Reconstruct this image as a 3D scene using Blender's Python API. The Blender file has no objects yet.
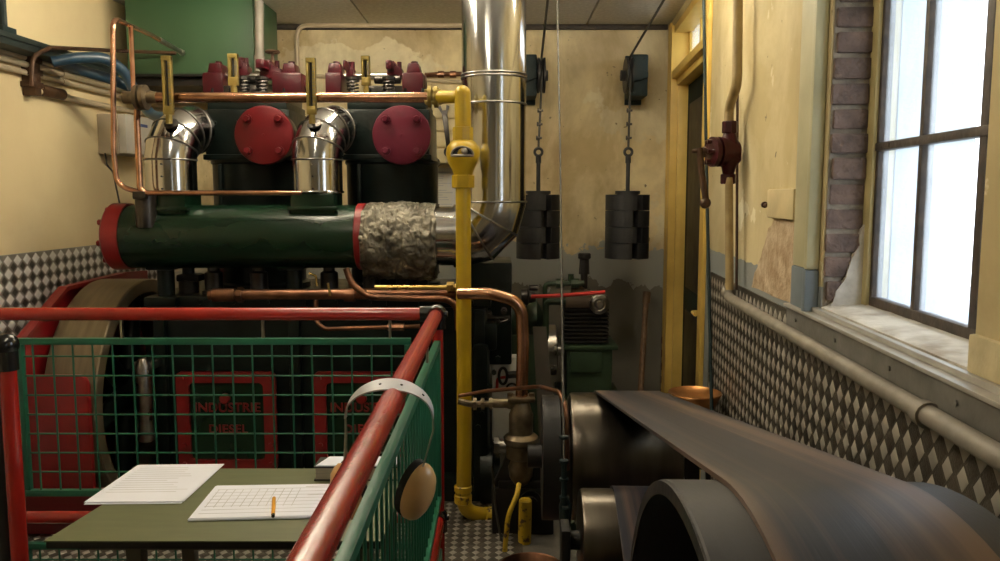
import bpy, bmesh, math, random
from mathutils import Vector, Matrix, noise
random.seed(7)
C = bpy.context.scene.collection
PI = math.pi
V = Vector

# ------------------------------------------------------------------ camera
F = 800.0
PITCH = math.radians(6.0)
CAM = V((0, 0, 1.55))
cd = bpy.data.cameras.new('camera'); cam = bpy.data.objects.new('camera', cd); C.objects.link(cam)
cam.location = CAM
cam.rotation_euler = (PI/2 - PITCH, 0, 0)
cd.sensor_width = 36; cd.lens = F*36/1000; cd.clip_start = 0.05
bpy.context.scene.camera = cam

def ray(px, py):
    xc = (px-500)/F; yc = (280.5-py)/F
    return V((xc, math.cos(PITCH)+yc*math.sin(PITCH), -math.sin(PITCH)+yc*math.cos(PITCH)))
def at(px, py, Y):
    d = ray(px, py)
    return CAM + d*(Y/d.y)
def m(px, Y): return px*Y/F

# ------------------------------------------------------------------ materials
def mat(name, col, rough=0.5, metal=0.0, col2=None, scale=8.0, bump=0.0, bscale=60.0, rvar=0.0, stretch=None, contrast=(0.35, 0.7), spec=0.5, coat=0.0, detail=5.0):
    mt = bpy.data.materials.new(name); mt.use_nodes = True
    nt = mt.node_tree; b = nt.nodes['Principled BSDF']
    b.inputs['Roughness'].default_value = rough; b.inputs['Metallic'].default_value = metal
    b.inputs['Specular IOR Level'].default_value = spec
    if coat: b.inputs['Coat Weight'].default_value = coat; b.inputs['Coat Roughness'].default_value = 0.25
    c1 = (*col, 1); c2 = (*(col2 or tuple(c*0.72 for c in col)), 1)
    tc = nt.nodes.new('ShaderNodeTexCoord'); mp = nt.nodes.new('ShaderNodeMapping')
    nt.links.new(tc.outputs['Object'], mp.inputs['Vector'])
    if stretch: mp.inputs['Scale'].default_value = stretch
    n = nt.nodes.new('ShaderNodeTexNoise'); n.inputs['Scale'].default_value = scale; n.inputs['Detail'].default_value = detail
    nt.links.new(mp.outputs['Vector'], n.inputs['Vector'])
    r = nt.nodes.new('ShaderNodeValToRGB')
    r.color_ramp.elements[0].position = contrast[0]; r.color_ramp.elements[0].color = c2
    r.color_ramp.elements[1].position = contrast[1]; r.color_ramp.elements[1].color = c1
    nt.links.new(n.outputs['Fac'], r.inputs['Fac']); nt.links.new(r.outputs['Color'], b.inputs['Base Color'])
    if rvar:
        mr = nt.nodes.new('ShaderNodeMapRange'); mr.inputs['To Min'].default_value = rough-rvar; mr.inputs['To Max'].default_value = rough+rvar
        nt.links.new(n.outputs['Fac'], mr.inputs['Value']); nt.links.new(mr.outputs['Result'], b.inputs['Roughness'])
    if bump:
        n2 = nt.nodes.new('ShaderNodeTexNoise'); n2.inputs['Scale'].default_value = bscale; n2.inputs['Detail'].default_value = 4
        nt.links.new(mp.outputs['Vector'], n2.inputs['Vector'])
        bp = nt.nodes.new('ShaderNodeBump'); bp.inputs['Strength'].default_value = bump; bp.inputs['Distance'].default_value = 0.01
        nt.links.new(n2.outputs['Fac'], bp.inputs['Height']); nt.links.new(bp.outputs['Normal'], b.inputs['Normal'])
    return mt

def wall_mat(name, top, top2, bands, jag=0.03, scale=2.5, rough=0.8, peel=None, knock=0.70, ymin=-99.0, ramp=(0.38, 0.6), stain=None):
    """plaster painted in horizontal bands: bands = [(z, colour)] from the top down; the edges are ragged where paint has flaked"""
    mt = bpy.data.materials.new(name); mt.use_nodes = True
    nt = mt.node_tree; b = nt.nodes['Principled BSDF']; b.inputs['Roughness'].default_value = rough
    b.inputs['Specular IOR Level'].default_value = 0.3
    L = nt.links.new; N = nt.nodes.new
    g = N('ShaderNodeNewGeometry'); sp = N('ShaderNodeSeparateXYZ'); L(g.outputs['Position'], sp.inputs[0])
    n1 = N('ShaderNodeTexNoise'); n1.inputs['Scale'].default_value = scale; n1.inputs['Detail'].default_value = 7; n1.inputs['Roughness'].default_value = 0.6
    L(g.outputs['Position'], n1.inputs['Vector'])
    r1 = N('ShaderNodeValToRGB'); r1.color_ramp.elements[0].position = ramp[0]; r1.color_ramp.elements[0].color = (*top2, 1)
    r1.color_ramp.elements[1].position = ramp[1]; r1.color_ramp.elements[1].color = (*top, 1)
    L(n1.outputs['Fac'], r1.inputs['Fac'])
    cur = r1.outputs['Color']
    n2 = N('ShaderNodeTexNoise'); n2.inputs['Scale'].default_value = 9; n2.inputs['Detail'].default_value = 6
    L(g.outputs['Position'], n2.inputs['Vector'])
    if peel:
        n3 = N('ShaderNodeTexNoise'); n3.inputs['Scale'].default_value = peel[1]; n3.inputs['Detail'].default_value = 8; n3.inputs['Roughness'].default_value = 0.55
        L(g.outputs['Position'], n3.inputs['Vector'])
        r3 = N('ShaderNodeValToRGB'); r3.color_ramp.interpolation = 'LINEAR'
        r3.color_ramp.elements[0].position = peel[2]; r3.color_ramp.elements[0].color = (0, 0, 0, 1)
        r3.color_ramp.elements[1].position = peel[2]+0.012; r3.color_ramp.elements[1].color = (1, 1, 1, 1)
        L(n3.outputs['Fac'], r3.inputs['Fac'])
        mx = N('ShaderNodeMixRGB'); mx.inputs[2].default_value = (*peel[0], 1)
        L(r3.outputs['Color'], mx.inputs[0]); L(cur, mx.inputs[1]); cur = mx.outputs[0]
    if stain:
        ns = N('ShaderNodeTexNoise'); ns.inputs['Scale'].default_value = 1.7; ns.inputs['Detail'].default_value = 9; ns.inputs['Roughness'].default_value = 0.62; ns.inputs['Distortion'].default_value = 0.4
        mps = N('ShaderNodeMapping'); mps.inputs['Location'].default_value = (3.1, 0, 1.7); mps.inputs['Scale'].default_value = (1.3, 1, 0.8); L(g.outputs['Position'], mps.inputs[0]); L(mps.outputs[0], ns.inputs['Vector'])
        rs = N('ShaderNodeValToRGB'); rs.color_ramp.elements[0].position = 0.40; rs.color_ramp.elements[0].color = (*stain, 1); rs.color_ramp.elements[1].position = 0.58; rs.color_ramp.elements[1].color = (1, 1, 1, 1)
        L(ns.outputs['Fac'], rs.inputs['Fac'])
        ms = N('ShaderNodeMixRGB'); ms.blend_type = 'MULTIPLY'; ms.inputs[0].default_value = 1.0; L(cur, ms.inputs[1]); L(rs.outputs[0], ms.inputs[2]); cur = ms.outputs[0]
    # small dark knocks
    nv = N('ShaderNodeTexNoise'); nv.inputs['Scale'].default_value = 22; nv.inputs['Detail'].default_value = 3
    L(g.outputs['Position'], nv.inputs['Vector'])
    rv = N('ShaderNodeValToRGB'); rv.color_ramp.elements[0].position = knock; rv.color_ramp.elements[0].color = (0, 0, 0, 1)
    rv.color_ramp.elements[1].position = knock+0.03; rv.color_ramp.elements[1].color = (1, 1, 1, 1)
    L(nv.outputs['Fac'], rv.inputs['Fac'])
    mk = N('ShaderNodeMixRGB'); mk.inputs[2].default_value = (*[c*0.4 for c in top2], 1)
    L(rv.outputs['Color'], mk.inputs[0]); L(cur, mk.inputs[1]); cur = mk.outputs[0]
    for z, col in bands:
        a = N('ShaderNodeMath'); a.operation = 'MULTIPLY_ADD'; a.inputs[1].default_value = jag*2; a.inputs[2].default_value = -jag
        L(n2.outputs['Fac'], a.inputs[0])
        s = N('ShaderNodeMath'); s.operation = 'ADD'; L(sp.outputs['Z'], s.inputs[0]); L(a.outputs[0], s.inputs[1])
        lt = N('ShaderNodeMath'); lt.operation = 'LESS_THAN'; lt.inputs[1].default_value = z; L(s.outputs[0], lt.inputs[0])
        gy = N('ShaderNodeMath'); gy.operation = 'GREATER_THAN'; gy.inputs[1].default_value = ymin; L(sp.outputs['Y'], gy.inputs[0])
        an = N('ShaderNodeMath'); an.operation = 'MULTIPLY'; L(lt.outputs[0], an.inputs[0]); L(gy.outputs[0], an.inputs[1]); lt = an
        mx = N('ShaderNodeMixRGB'); L(lt.outputs[0], mx.inputs[0]); L(cur, mx.inputs[1]); mx.inputs[2].default_value = (*col, 1)
        cur = mx.outputs[0]
    L(cur, b.inputs['Base Color'])
    bp = N('ShaderNodeBump'); bp.inputs['Strength'].default_value = 0.25; bp.inputs['Distance'].default_value = 0.02
    L(n1.outputs['Fac'], bp.inputs['Height']); L(bp.outputs['Normal'], b.inputs['Normal'])
    return mt

M = {}
M['wall_back'] = wall_mat('yellow_plaster', (0.88, 0.75, 0.46), (0.58, 0.46, 0.27), [(1.20, (0.40, 0.41, 0.38)), (0.92, (0.20, 0.185, 0.15))], jag=0.16, scale=1.15, peel=((0.84, 0.75, 0.52), 1.3, 0.56), ramp=(0.33, 0.57), stain=(0.66, 0.61, 0.53))
M['wall_left'] = wall_mat('pale_yellow_plaster', (0.84, 0.70, 0.42), (0.77, 0.62, 0.36), [], scale=1.2, knock=0.8)
M['wall_right'] = wall_mat('cream_plaster', (0.64, 0.55, 0.33), (0.52, 0.44, 0.26), [(1.285, (0.25, 0.27, 0.27))], jag=0.02, scale=1.5, peel=((0.78, 0.72, 0.52), 3.2, 0.63), ymin=2.2, knock=0.72, stain=(0.80, 0.76, 0.66))
M['wall_plain'] = mat('plain_plaster', (0.62, 0.52, 0.33), 0.85, scale=2)
M['whitewash'] = mat('whitewash', (0.56, 0.53, 0.47), 0.85, col2=(0.27, 0.23, 0.18), scale=9, bump=0.5, bscale=40, contrast=(0.3, 0.55))
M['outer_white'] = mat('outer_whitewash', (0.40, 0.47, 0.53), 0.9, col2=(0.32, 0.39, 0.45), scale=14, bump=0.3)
M['ceiling'] = mat('grey_board', (0.84, 0.81, 0.75), 0.9, col2=(0.68, 0.65, 0.59), scale=40, bump=0.3, bscale=120)
M['tread'] = mat('tread_plate', (0.46, 0.44, 0.40), 0.45, 0.75, col2=(0.36, 0.34, 0.30), scale=14, rvar=0.1, bump=0.25, bscale=180)
M['tread_hi'] = mat('tread_plate_raised', (0.95, 0.94, 0.91), 0.4, 0.1, scale=14, rvar=0.1, bump=0.2, bscale=220, col2=(0.84, 0.83, 0.79))
M['tread_dark'] = mat('tread_plate_ribbed', (0.20, 0.19, 0.165), 0.55, 0.8, scale=14)
M['tread_wall'] = mat('tread_plate_dirty', (0.11, 0.095, 0.075), 0.5, 0.6, col2=(0.06, 0.052, 0.04), scale=10, rvar=0.1, bump=0.3, bscale=180)
M['tread_wall_hi'] = mat('tread_plate_worn', (0.56, 0.53, 0.47), 0.45, 0.5, col2=(0.40, 0.375, 0.33), scale=6, rvar=0.1)
M['floor'] = mat('steel_floor', (0.22, 0.21, 0.19), 0.5, 0.7, scale=6, bump=0.2)
M['green_dark'] = mat('dark_green_enamel', (0.005, 0.022, 0.010), 0.25, 0.0, col2=(0.0045, 0.019, 0.009), scale=5, spec=0.4)
M['engine'] = mat('engine_black_green', (0.0065, 0.012, 0.0105), 0.34, 0.0, col2=(0.003, 0.005, 0.0045), scale=9, rvar=0.1, bump=0.2, bscale=25, spec=0.22)
M['black'] = mat('black_iron', (0.008, 0.008, 0.008), 0.5, 0.0, col2=(0.014, 0.012, 0.011), scale=9, rvar=0.1, bump=0.1, spec=0.3)
M['blackmetal'] = mat('oily_steel', (0.09, 0.08, 0.075), 0.35, 0.85, col2=(0.03, 0.028, 0.025), scale=12, rvar=0.12)
M['tank'] = mat('green_tank_paint', (0.044, 0.105, 0.048), 0.45, 0.0, col2=(0.036, 0.088, 0.040), scale=2.5, bump=0.08, bscale=14)
M['red'] = mat('red_enamel', (0.105, 0.003, 0.006), 0.36, 0.0, col2=(0.08, 0.0025, 0.0045), scale=12, rvar=0.07, bump=0.06, spec=0.35)
M['maroon'] = mat('maroon_enamel', (0.050, 0.002, 0.006), 0.34, 0.0, col2=(0.028, 0.0015, 0.004), scale=14, rvar=0.08, bump=0.15, bscale=45, spec=0.3)
M['door_red'] = mat('bright_red_enamel', (0.23, 0.008, 0.010), 0.36, 0.0, col2=(0.17, 0.006, 0.008), scale=12, rvar=0.07, bump=0.06)
M['wine'] = mat('wine_red_enamel', (0.098, 0.005, 0.020), 0.4, 0.0, col2=(0.08, 0.004, 0.016), scale=14, bump=0.12, bscale=45, spec=0.35)
M['redrail'] = mat('red_rail_paint', (0.34, 0.014, 0.009), 0.27, 0.0, col2=(0.26, 0.011, 0.007), scale=7, coat=0.4, bump=0.06, bscale=120)
M['green_mesh'] = mat('green_mesh_paint', (0.012, 0.120, 0.064), 0.42, 0.0, col2=(0.008, 0.085, 0.048), scale=9)
M['copper'] = mat('copper', (0.66, 0.36, 0.23), 0.22, 1.0, col2=(0.36, 0.19, 0.115), scale=10, rvar=0.08)
M['copper_dull'] = mat('dull_copper', (0.35, 0.17, 0.10), 0.36, 1.0, col2=(0.14, 0.075, 0.05), scale=11, rvar=0.1)
M['rust'] = mat('rusty_steel', (0.10, 0.048, 0.022), 0.55, 0.3, col2=(0.045, 0.022, 0.012), scale=14, bump=0.2)
M['bowl'] = mat('orange_copper_bowl', (0.62, 0.30, 0.11), 0.3, 0.8, col2=(0.40, 0.18, 0.06), scale=12)
M['brass'] = mat('brass', (0.62, 0.43, 0.14), 0.28, 1.0, col2=(0.42, 0.28, 0.09), scale=14, rvar=0.08)
M['brass_paint'] = mat('gilt_case', (0.36, 0.27, 0.085), 0.34, 0.6, col2=(0.24, 0.18, 0.05), scale=20)
M['bronze'] = mat('dark_bronze', (0.26, 0.20, 0.125), 0.36, 0.7, col2=(0.09, 0.07, 0.045), scale=16, rvar=0.12, bump=0.15)
M['stainless'] = mat('stainless_sheet', (0.53, 0.53, 0.53), 0.15, 1.0, col2=(0.40, 0.40, 0.40), scale=3, rvar=0.05, stretch=(6, 6, 0.7))
M['stainless_h'] = mat('stainless_sheet_lying', (0.53, 0.53, 0.53), 0.15, 1.0, col2=(0.40, 0.40, 0.40), scale=3, rvar=0.05, stretch=(0.7, 6, 6))
M['seam'] = mat('dark_rolled_seam', (0.16, 0.15, 0.14), 0.35, 0.9, scale=12)
M['steel'] = mat('steel', (0.48, 0.46, 0.43), 0.3, 1.0, col2=(0.25, 0.23, 0.21), scale=12, rvar=0.1)
M['drum_steel'] = mat('worn_drum_steel', (0.13, 0.115, 0.095), 0.30, 1.0, col2=(0.085, 0.073, 0.06), scale=3, rvar=0.05, stretch=(5, 0.8, 0.8))
M['pulley_iron'] = mat('grey_pulley_iron', (0.036, 0.036, 0.04), 0.5, 0.3, col2=(0.024, 0.024, 0.027), scale=7, rvar=0.08, stretch=(6, 0.8, 0.8), bump=0.06)
M['belt'] = mat('belt_rubber', (0.125, 0.080, 0.058), 0.42, 0.0, col2=(0.018, 0.018, 0.027), scale=1.9, rvar=0.05, stretch=(9, 0.06, 0.06), contrast=(0.46, 0.64), bump=0.08, bscale=8, spec=0.45, detail=8.0)
M['foil'] = mat('foil_lagging', (0.22, 0.20, 0.155), 0.42, 0.5, col2=(0.07, 0.063, 0.046), scale=10, rvar=0.12, bump=0.9, bscale=34, contrast=(0.36, 0.62), detail=8.0)
M['yellow'] = mat('yellow_pipe_paint', (0.46, 0.31, 0.010), 0.34, 0.0, col2=(0.36, 0.235, 0.010), scale=8, rvar=0.08, bump=0.1, bscale=40)
M['yellow_worn'] = mat('flaking_yellow_paint', (0.50, 0.34, 0.012), 0.5, 0.0, col2=(0.07, 0.04, 0.02), scale=26, contrast=(0.36, 0.44), bump=0.3)
M['doorframe'] = mat('ochre_frame_paint', (0.80, 0.56, 0.14), 0.45, 0.0, col2=(0.66, 0.44, 0.10), scale=6, bump=0.12, bscale=25)
M['door_dark'] = mat('dark_door_paint', (0.012, 0.024, 0.022), 0.75, spec=0.12)
M['cream_pipe'] = mat('cream_pipe_paint', (0.40, 0.30, 0.14), 0.5, 0.0, col2=(0.29, 0.205, 0.09), scale=14, bump=0.1)
M['grey_pipe'] = mat('dusty_grey_pipe', (0.27, 0.245, 0.205), 0.55, 0.1, col2=(0.18, 0.16, 0.13), scale=12, bump=0.1)
M['casing'] = mat('greenish_cream_gloss', (0.50, 0.47, 0.30), 0.5, 0.0, col2=(0.40, 0.375, 0.23), scale=5, bump=0.1)
M['casing_foot'] = mat('blue_grey_gloss', (0.19, 0.23, 0.26), 0.5)
M['box_cream'] = mat('cream_enamel', (0.70, 0.58, 0.32), 0.5, scale=5, bump=0.08)
M['bareplaster'] = mat('bare_plaster', (0.56, 0.45, 0.31), 0.95, 0.0, col2=(0.36, 0.25, 0.145), scale=16, bump=0.9, bscale=45)
M['rail_grey'] = mat('grey_rail_paint', (0.17, 0.165, 0.15), 0.5, 0.0, col2=(0.10, 0.095, 0.085), scale=12, bump=0.1)
M['lip'] = mat('pale_ledge_lip', (0.52, 0.50, 0.46), 0.38, 0.3, col2=(0.36, 0.34, 0.30), scale=9)
M['brick'] = mat('old_brick', (0.20, 0.135, 0.11), 0.9, 0.0, col2=(0.085, 0.06, 0.052), scale=16, bump=0.9, bscale=60)
M['mortar'] = mat('mortar', (0.27, 0.23, 0.18), 0.95, 0.0, col2=(0.15, 0.125, 0.10), scale=26, bump=0.8)
M['iron_bar'] = mat('rusted_window_iron', (0.075, 0.055, 0.042), 0.6, 0.2, col2=(0.035, 0.027, 0.022), scale=26, bump=0.2)
M['cream_trim'] = mat('cream_window_paint', (0.52, 0.44, 0.21), 0.5, scale=9)
M['conduit'] = mat('cream_conduit', (0.60, 0.50, 0.34), 0.42, col2=(0.48, 0.39, 0.26), scale=9)
M['teal'] = mat('teal_grey_paint', (0.012, 0.026, 0.028), 0.55, 0.0, col2=(0.008, 0.018, 0.019), scale=8, bump=0.1, spec=0.3)
M['tray'] = mat('tray_paint', (0.022, 0.034, 0.032), 0.5, 0.1, scale=8)
M['hose'] = mat('blue_hose', (0.030, 0.075, 0.125), 0.30, 0.0, col2=(0.018, 0.045, 0.08), scale=5, coat=0.3)
M['grey_box'] = mat('grey_box', (0.50, 0.43, 0.32), 0.5, scale=4)
M['white_box'] = mat('white_box', (0.66, 0.62, 0.54), 0.45, scale=4)
M['weight'] = mat('black_cast_weight', (0.020, 0.020, 0.021), 0.48, 0.0, col2=(0.013, 0.013, 0.014), scale=16, bump=0.2, bscale=50)
M['cable'] = mat('wire_rope', (0.065, 0.06, 0.05), 0.6, 0.3, scale=80)
M['table'] = mat('olive_table_top', (0.115, 0.125, 0.058), 0.42, 0.0, col2=(0.095, 0.105, 0.048), scale=3, stretch=(2, 14, 2), bump=0.03)
M['table_edge'] = mat('table_edge', (0.055, 0.050, 0.035), 0.5)
M['tan_rim'] = mat('bare_rim_metal', (0.21, 0.165, 0.105), 0.42, 0.5, col2=(0.14, 0.11, 0.07), scale=5, rvar=0.06, stretch=(6, 0.8, 0.8))
M['tan_shell'] = mat('tan_ear_shell', (0.66, 0.40, 0.17), 0.38, 0.0, col2=(0.54, 0.31, 0.12), scale=5, coat=0.3)
M['band'] = mat('grey_white_band', (0.46, 0.46, 0.49), 0.42, 0.1, scale=9)
M['foam'] = mat('black_foam', (0.012, 0.012, 0.012), 0.85)
M['plastic_black'] = mat('glossy_black_plastic', (0.010, 0.010, 0.011), 0.18)
M['wood'] = mat('dark_wood_handle', (0.20, 0.115, 0.055), 0.6, 0.0, col2=(0.11, 0.06, 0.03), scale=8, stretch=(8, 8, 0.7))
M['pen'] = mat('orange_pen', (0.85, 0.38, 0.015), 0.35)
M['cord_red'] = mat('red_hose', (0.62, 0.035, 0.03), 0.4)
M['notice'] = mat('notice_paper', (0.72, 0.70, 0.64), 0.7, scale=3, col2=(0.66, 0.64, 0.58))
M['ink'] = mat('grey_ink', (0.58, 0.58, 0.62), 0.8)
M['ink_dark'] = mat('dark_ink', (0.20, 0.20, 0.22), 0.8)
M['pages'] = mat('book_pages', (0.34, 0.29, 0.21), 0.8, scale=6, stretch=(1, 1, 60))
M['pale_box'] = mat('pale_switch_enamel', (0.82, 0.82, 0.78), 0.45, scale=4)
M['plaster_edge'] = mat('cream_plaster_edge', (0.58, 0.50, 0.30), 0.7, col2=(0.44, 0.37, 0.21), scale=18, bump=0.3)
M['blue_label'] = mat('blue_label', (0.04, 0.07, 0.25), 0.5)
M['comp_green'] = mat('compressor_green', (0.028, 0.058, 0.029), 0.45, col2=(0.018, 0.036, 0.018), scale=6)
M['comp_brown'] = mat('compressor_brown', (0.12, 0.085, 0.06), 0.5, 0.2, scale=8)
M['strap'] = mat('brown_drive_belt', (0.10, 0.085, 0.068), 0.55, scale=5)
M['bark'] = mat('pale_bark', (0.33, 0.33, 0.30), 0.9, scale=9)
M['out_ground'] = mat('outside_paving', (0.35, 0.36, 0.33), 0.9, scale=4)
M['sheet'] = mat('paper_white', (0.80, 0.82, 0.92), 0.65, scale=3, col2=(0.75, 0.77, 0.87))

def glass_mat():
    mt = bpy.data.materials.new('dusty_window_glass'); mt.use_nodes = True
    nt = mt.node_tree; nt.nodes.clear(); L = nt.links.new; N = nt.nodes.new
    out = N('ShaderNodeOutputMaterial'); tr = N('ShaderNodeBsdfTransparent'); tl = N('ShaderNodeBsdfTranslucent'); gl = N('ShaderNodeBsdfGlossy')
    tl.inputs['Color'].default_value = (0.80, 0.86, 0.92, 1); gl.inputs['Roughness'].default_value = 0.08
    tc = N('ShaderNodeTexCoord'); mp = N('ShaderNodeMapping'); mp.inputs['Scale'].default_value = (6, 6, 1.6)
    n = N('ShaderNodeTexNoise'); n.inputs['Scale'].default_value = 5; n.inputs['Detail'].default_value = 6
    L(tc.outputs['Object'], mp.inputs[0]); L(mp.outputs[0], n.inputs['Vector'])
    mr = N('ShaderNodeMapRange'); mr.inputs['From Min'].default_value = 0.3; mr.inputs['From Max'].default_value = 0.75
    mr.inputs['To Min'].default_value = 0.16; mr.inputs['To Max'].default_value = 0.24
    L(n.outputs['Fac'], mr.inputs['Value'])
    m1 = N('ShaderNodeMixShader'); L(mr.outputs[0], m1.inputs[0]); L(tr.outputs[0], m1.inputs[1]); L(tl.outputs[0], m1.inputs[2])
    m2 = N('ShaderNodeMixShader'); m2.inputs[0].default_value = 0.04; L(m1.outputs[0], m2.inputs[1]); L(gl.outputs[0], m2.inputs[2])
    L(m2.outputs[0], out.inputs[0])
    return mt
M['glass'] = glass_mat()

# ------------------------------------------------------------------ building helpers
def fillet(pts, rad, k=6):
    pts = [V(p) for p in pts]
    out = [pts[0]]
    for i in range(1, len(pts)-1):
        a, b, c = pts[i-1], pts[i], pts[i+1]
        u = (a-b); w = (c-b); lu, lw = u.length, w.length
        u.normalize(); w.normalize()
        ang = u.angle(w)
        if ang > PI-0.02: out.append(b); continue
        r = rad[i-1] if isinstance(rad, (list, tuple)) else rad
        d = min(r/math.tan(ang/2), lu*0.48, lw*0.48)
        p0 = b+u*d; p1 = b+w*d
        for j in range(k+1):
            s = j/k
            q = p0*(1-s)**2 + b*2*s*(1-s) + p1*s*s
            out.append(q)
    out.append(pts[-1])
    return out
def arc_pts(c, r, a0, a1, n, ax, ay):
    return [V(c)+V(ax)*r*math.cos(a0+(a1-a0)*i/n)+V(ay)*r*math.sin(a0+(a1-a0)*i/n) for i in range(n+1)]

class B:
    def __init__(s, mx=None): s.bm = bmesh.new(); s.mx = mx
    def tf(s, p):
        p = V(p); return s.mx @ p if s.mx else p
    def vs(s, pts): return [s.bm.verts.new(s.tf(p)) for p in pts]
    def face(s, vl, mi=0):
        try:
            f = s.bm.faces.new(vl); f.material_index = mi; return f
        except ValueError: return None
    def box(s, x0, x1, y0, y1, z0, z1, bev=0.0, mi=0, rot=None):
        x0, x1 = sorted((x0, x1)); y0, y1 = sorted((y0, y1)); z0, z1 = sorted((z0, z1))
        P = [(x0,y0,z0),(x1,y0,z0),(x1,y1,z0),(x0,y1,z0),(x0,y0,z1),(x1,y0,z1),(x1,y1,z1),(x0,y1,z1)]
        if rot:
            c = V(((x0+x1)/2, (y0+y1)/2, (z0+z1)/2)); P = [c + rot @ (V(p)-c) for p in P]
        v = s.vs(P)
        fs = [s.face([v[i] for i in q], mi) for q in ((0,3,2,1),(4,5,6,7),(0,1,5,4),(1,2,6,5),(2,3,7,6),(3,0,4,7))]
        if bev > 0:
            ed = list({e for f in fs for e in f.edges})
            r = bmesh.ops.bevel(s.bm, geom=ed, offset=bev, segments=2, affect='EDGES', profile=0.6)
            for f in r['faces']: f.material_index = mi
        return s
    def prism(s, poly, ext, mi=0, bev=0.0):
        ext = V(ext); a = s.vs(poly); b = s.vs([V(p)+ext for p in poly])
        n = len(poly); fs = [s.face(a[::-1], mi), s.face(b, mi)]
        for i in range(n): fs.append(s.face([a[i], a[(i+1) % n], b[(i+1) % n], b[i]], mi))
        if bev > 0:
            ed = list({e for f in fs if f for e in f.edges})
            r = bmesh.ops.bevel(s.bm, geom=ed, offset=bev, segments=2, affect='EDGES', profile=0.6)
            for f in r['faces']: f.material_index = mi
        return s
    def tube(s, pts, r, n=12, caps=True, closed=False, mi=0, radii=None, flat=1.0, up=None, mitre=False):
        pts = [V(p) for p in pts]; k = len(pts); rings = []
        prev = None
        for i, p in enumerate(pts):
            if closed: t = pts[(i+1) % k]-pts[i-1]
            elif i == 0: t = pts[1]-pts[0]
            elif i == k-1: t = pts[-1]-pts[-2]
            else: t = (pts[i+1]-p).normalized()+(p-pts[i-1]).normalized()
            t.normalize()
            if prev is None:
                ref = V(up) if up else (V((0, 0, 1)) if abs(t.z) < 0.9 else V((1, 0, 0)))
                a = t.cross(ref).normalized()
            else:
                a = (prev - t*prev.dot(t)).normalized()
            b = t.cross(a).normalized(); prev = a
            rr = radii[i] if radii else r
            ring = [a*rr*math.cos(2*PI*j/n) + b*rr*flat*math.sin(2*PI*j/n) for j in range(n)]
            if mitre and 0 < i < k-1:
                u, w_ = (p-pts[i-1]).normalized(), (pts[i+1]-p).normalized()
                e = w_-u
                if e.length > 1e-4:
                    ch = max(0.3, math.cos(u.angle(w_)/2)); e.normalize(); e = (e-t*e.dot(t)).normalized()
                    ring = [q+e*q.dot(e)*(1/ch-1) for q in ring]
            rings.append(s.vs([p+q for q in ring]))
        lim = k if closed else k-1
        for i in range(lim):
            A, Bq = rings[i], rings[(i+1) % k]
            for j in range(n): s.face([A[j], A[(j+1) % n], Bq[(j+1) % n], Bq[j]], mi)
        if caps and not closed:
            s.face(rings[0][::-1], mi); s.face(rings[-1], mi)
        return s
    def lathe(s, o, ax, prof, n=32, mi=0, closed=False, a0=None):
        """prof: (height along axis, radius)"""
        o = V(o); ax = V(ax).normalized()
        ref = V(a0) if a0 else (V((0, 0, 1)) if abs(ax.z) < 0.9 else V((1, 0, 0)))
        a = (ref-ax*ref.dot(ax)).normalized(); b = ax.cross(a)
        rings = []
        for h, r in prof:
            if r < 1e-6: rings.append(s.vs([o+ax*h]))
            else: rings.append(s.vs([o+ax*h+a*r*math.cos(2*PI*j/n)+b*r*math.sin(2*PI*j/n) for j in range(n)]))
        pr = list(zip(rings, rings[1:]))
        if closed: pr.append((rings[-1], rings[0]))
        for A, Bq in pr:
            if len(A) == 1 and len(Bq) == 1: continue
            for j in range(n):
                if len(A) == 1: s.face([A[0], Bq[j], Bq[(j+1) % n]], mi)
                elif len(Bq) == 1: s.face([A[j], Bq[0], A[(j+1) % n]], mi)
                else: s.face([A[j], Bq[j], Bq[(j+1) % n], A[(j+1) % n]], mi)
        if not closed:
            if len(rings[0]) > 1: s.face(rings[0], mi)
            if len(rings[-1]) > 1: s.face(rings[-1][::-1], mi)
        return s
    def cyl(s, p0, p1, r, n=24, r1=None, bev=0.0, mi=0):
        p0, p1 = V(p0), V(p1); L = (p1-p0).length; r1 = r if r1 is None else r1
        if bev > 0: prof = [(0, r-bev), (bev, r), (L-bev, r1), (L, r1-bev)]
        else: prof = [(0, r), (L, r1)]
        return s.lathe(p0, p1-p0, prof, n, mi)
    def ball(s, c, r, n=16, sc=(1, 1, 1)):
        st = s.bm.verts[:] ; k = n//2
        c = V(c); rings = []
        for i in range(k+1):
            th = PI*i/k
            if i in (0, k): rings.append(s.vs([c+V((0, 0, r*sc[2]*math.cos(th)))]))
            else: rings.append(s.vs([c+V((r*sc[0]*math.sin(th)*math.cos(2*PI*j/n), r*sc[1]*math.sin(th)*math.sin(2*PI*j/n), r*sc[2]*math.cos(th))) for j in range(n)]))
        for A, Bq in zip(rings, rings[1:]):
            for j in range(n):
                if len(A) == 1: s.face([A[0], Bq[j], Bq[(j+1) % n]])
                elif len(Bq) == 1: s.face([A[j], Bq[0], A[(j+1) % n]])
                else: s.face([A[j], Bq[j], Bq[(j+1) % n], A[(j+1) % n]])
        return s
    def ring(s, c, ax, R, r, n=32, k=8):
        prof = [(r*math.sin(2*PI*i/k), R+r*math.cos(2*PI*i/k)) for i in range(k)]
        return s.lathe(c, ax, prof, n, closed=True)

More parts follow.
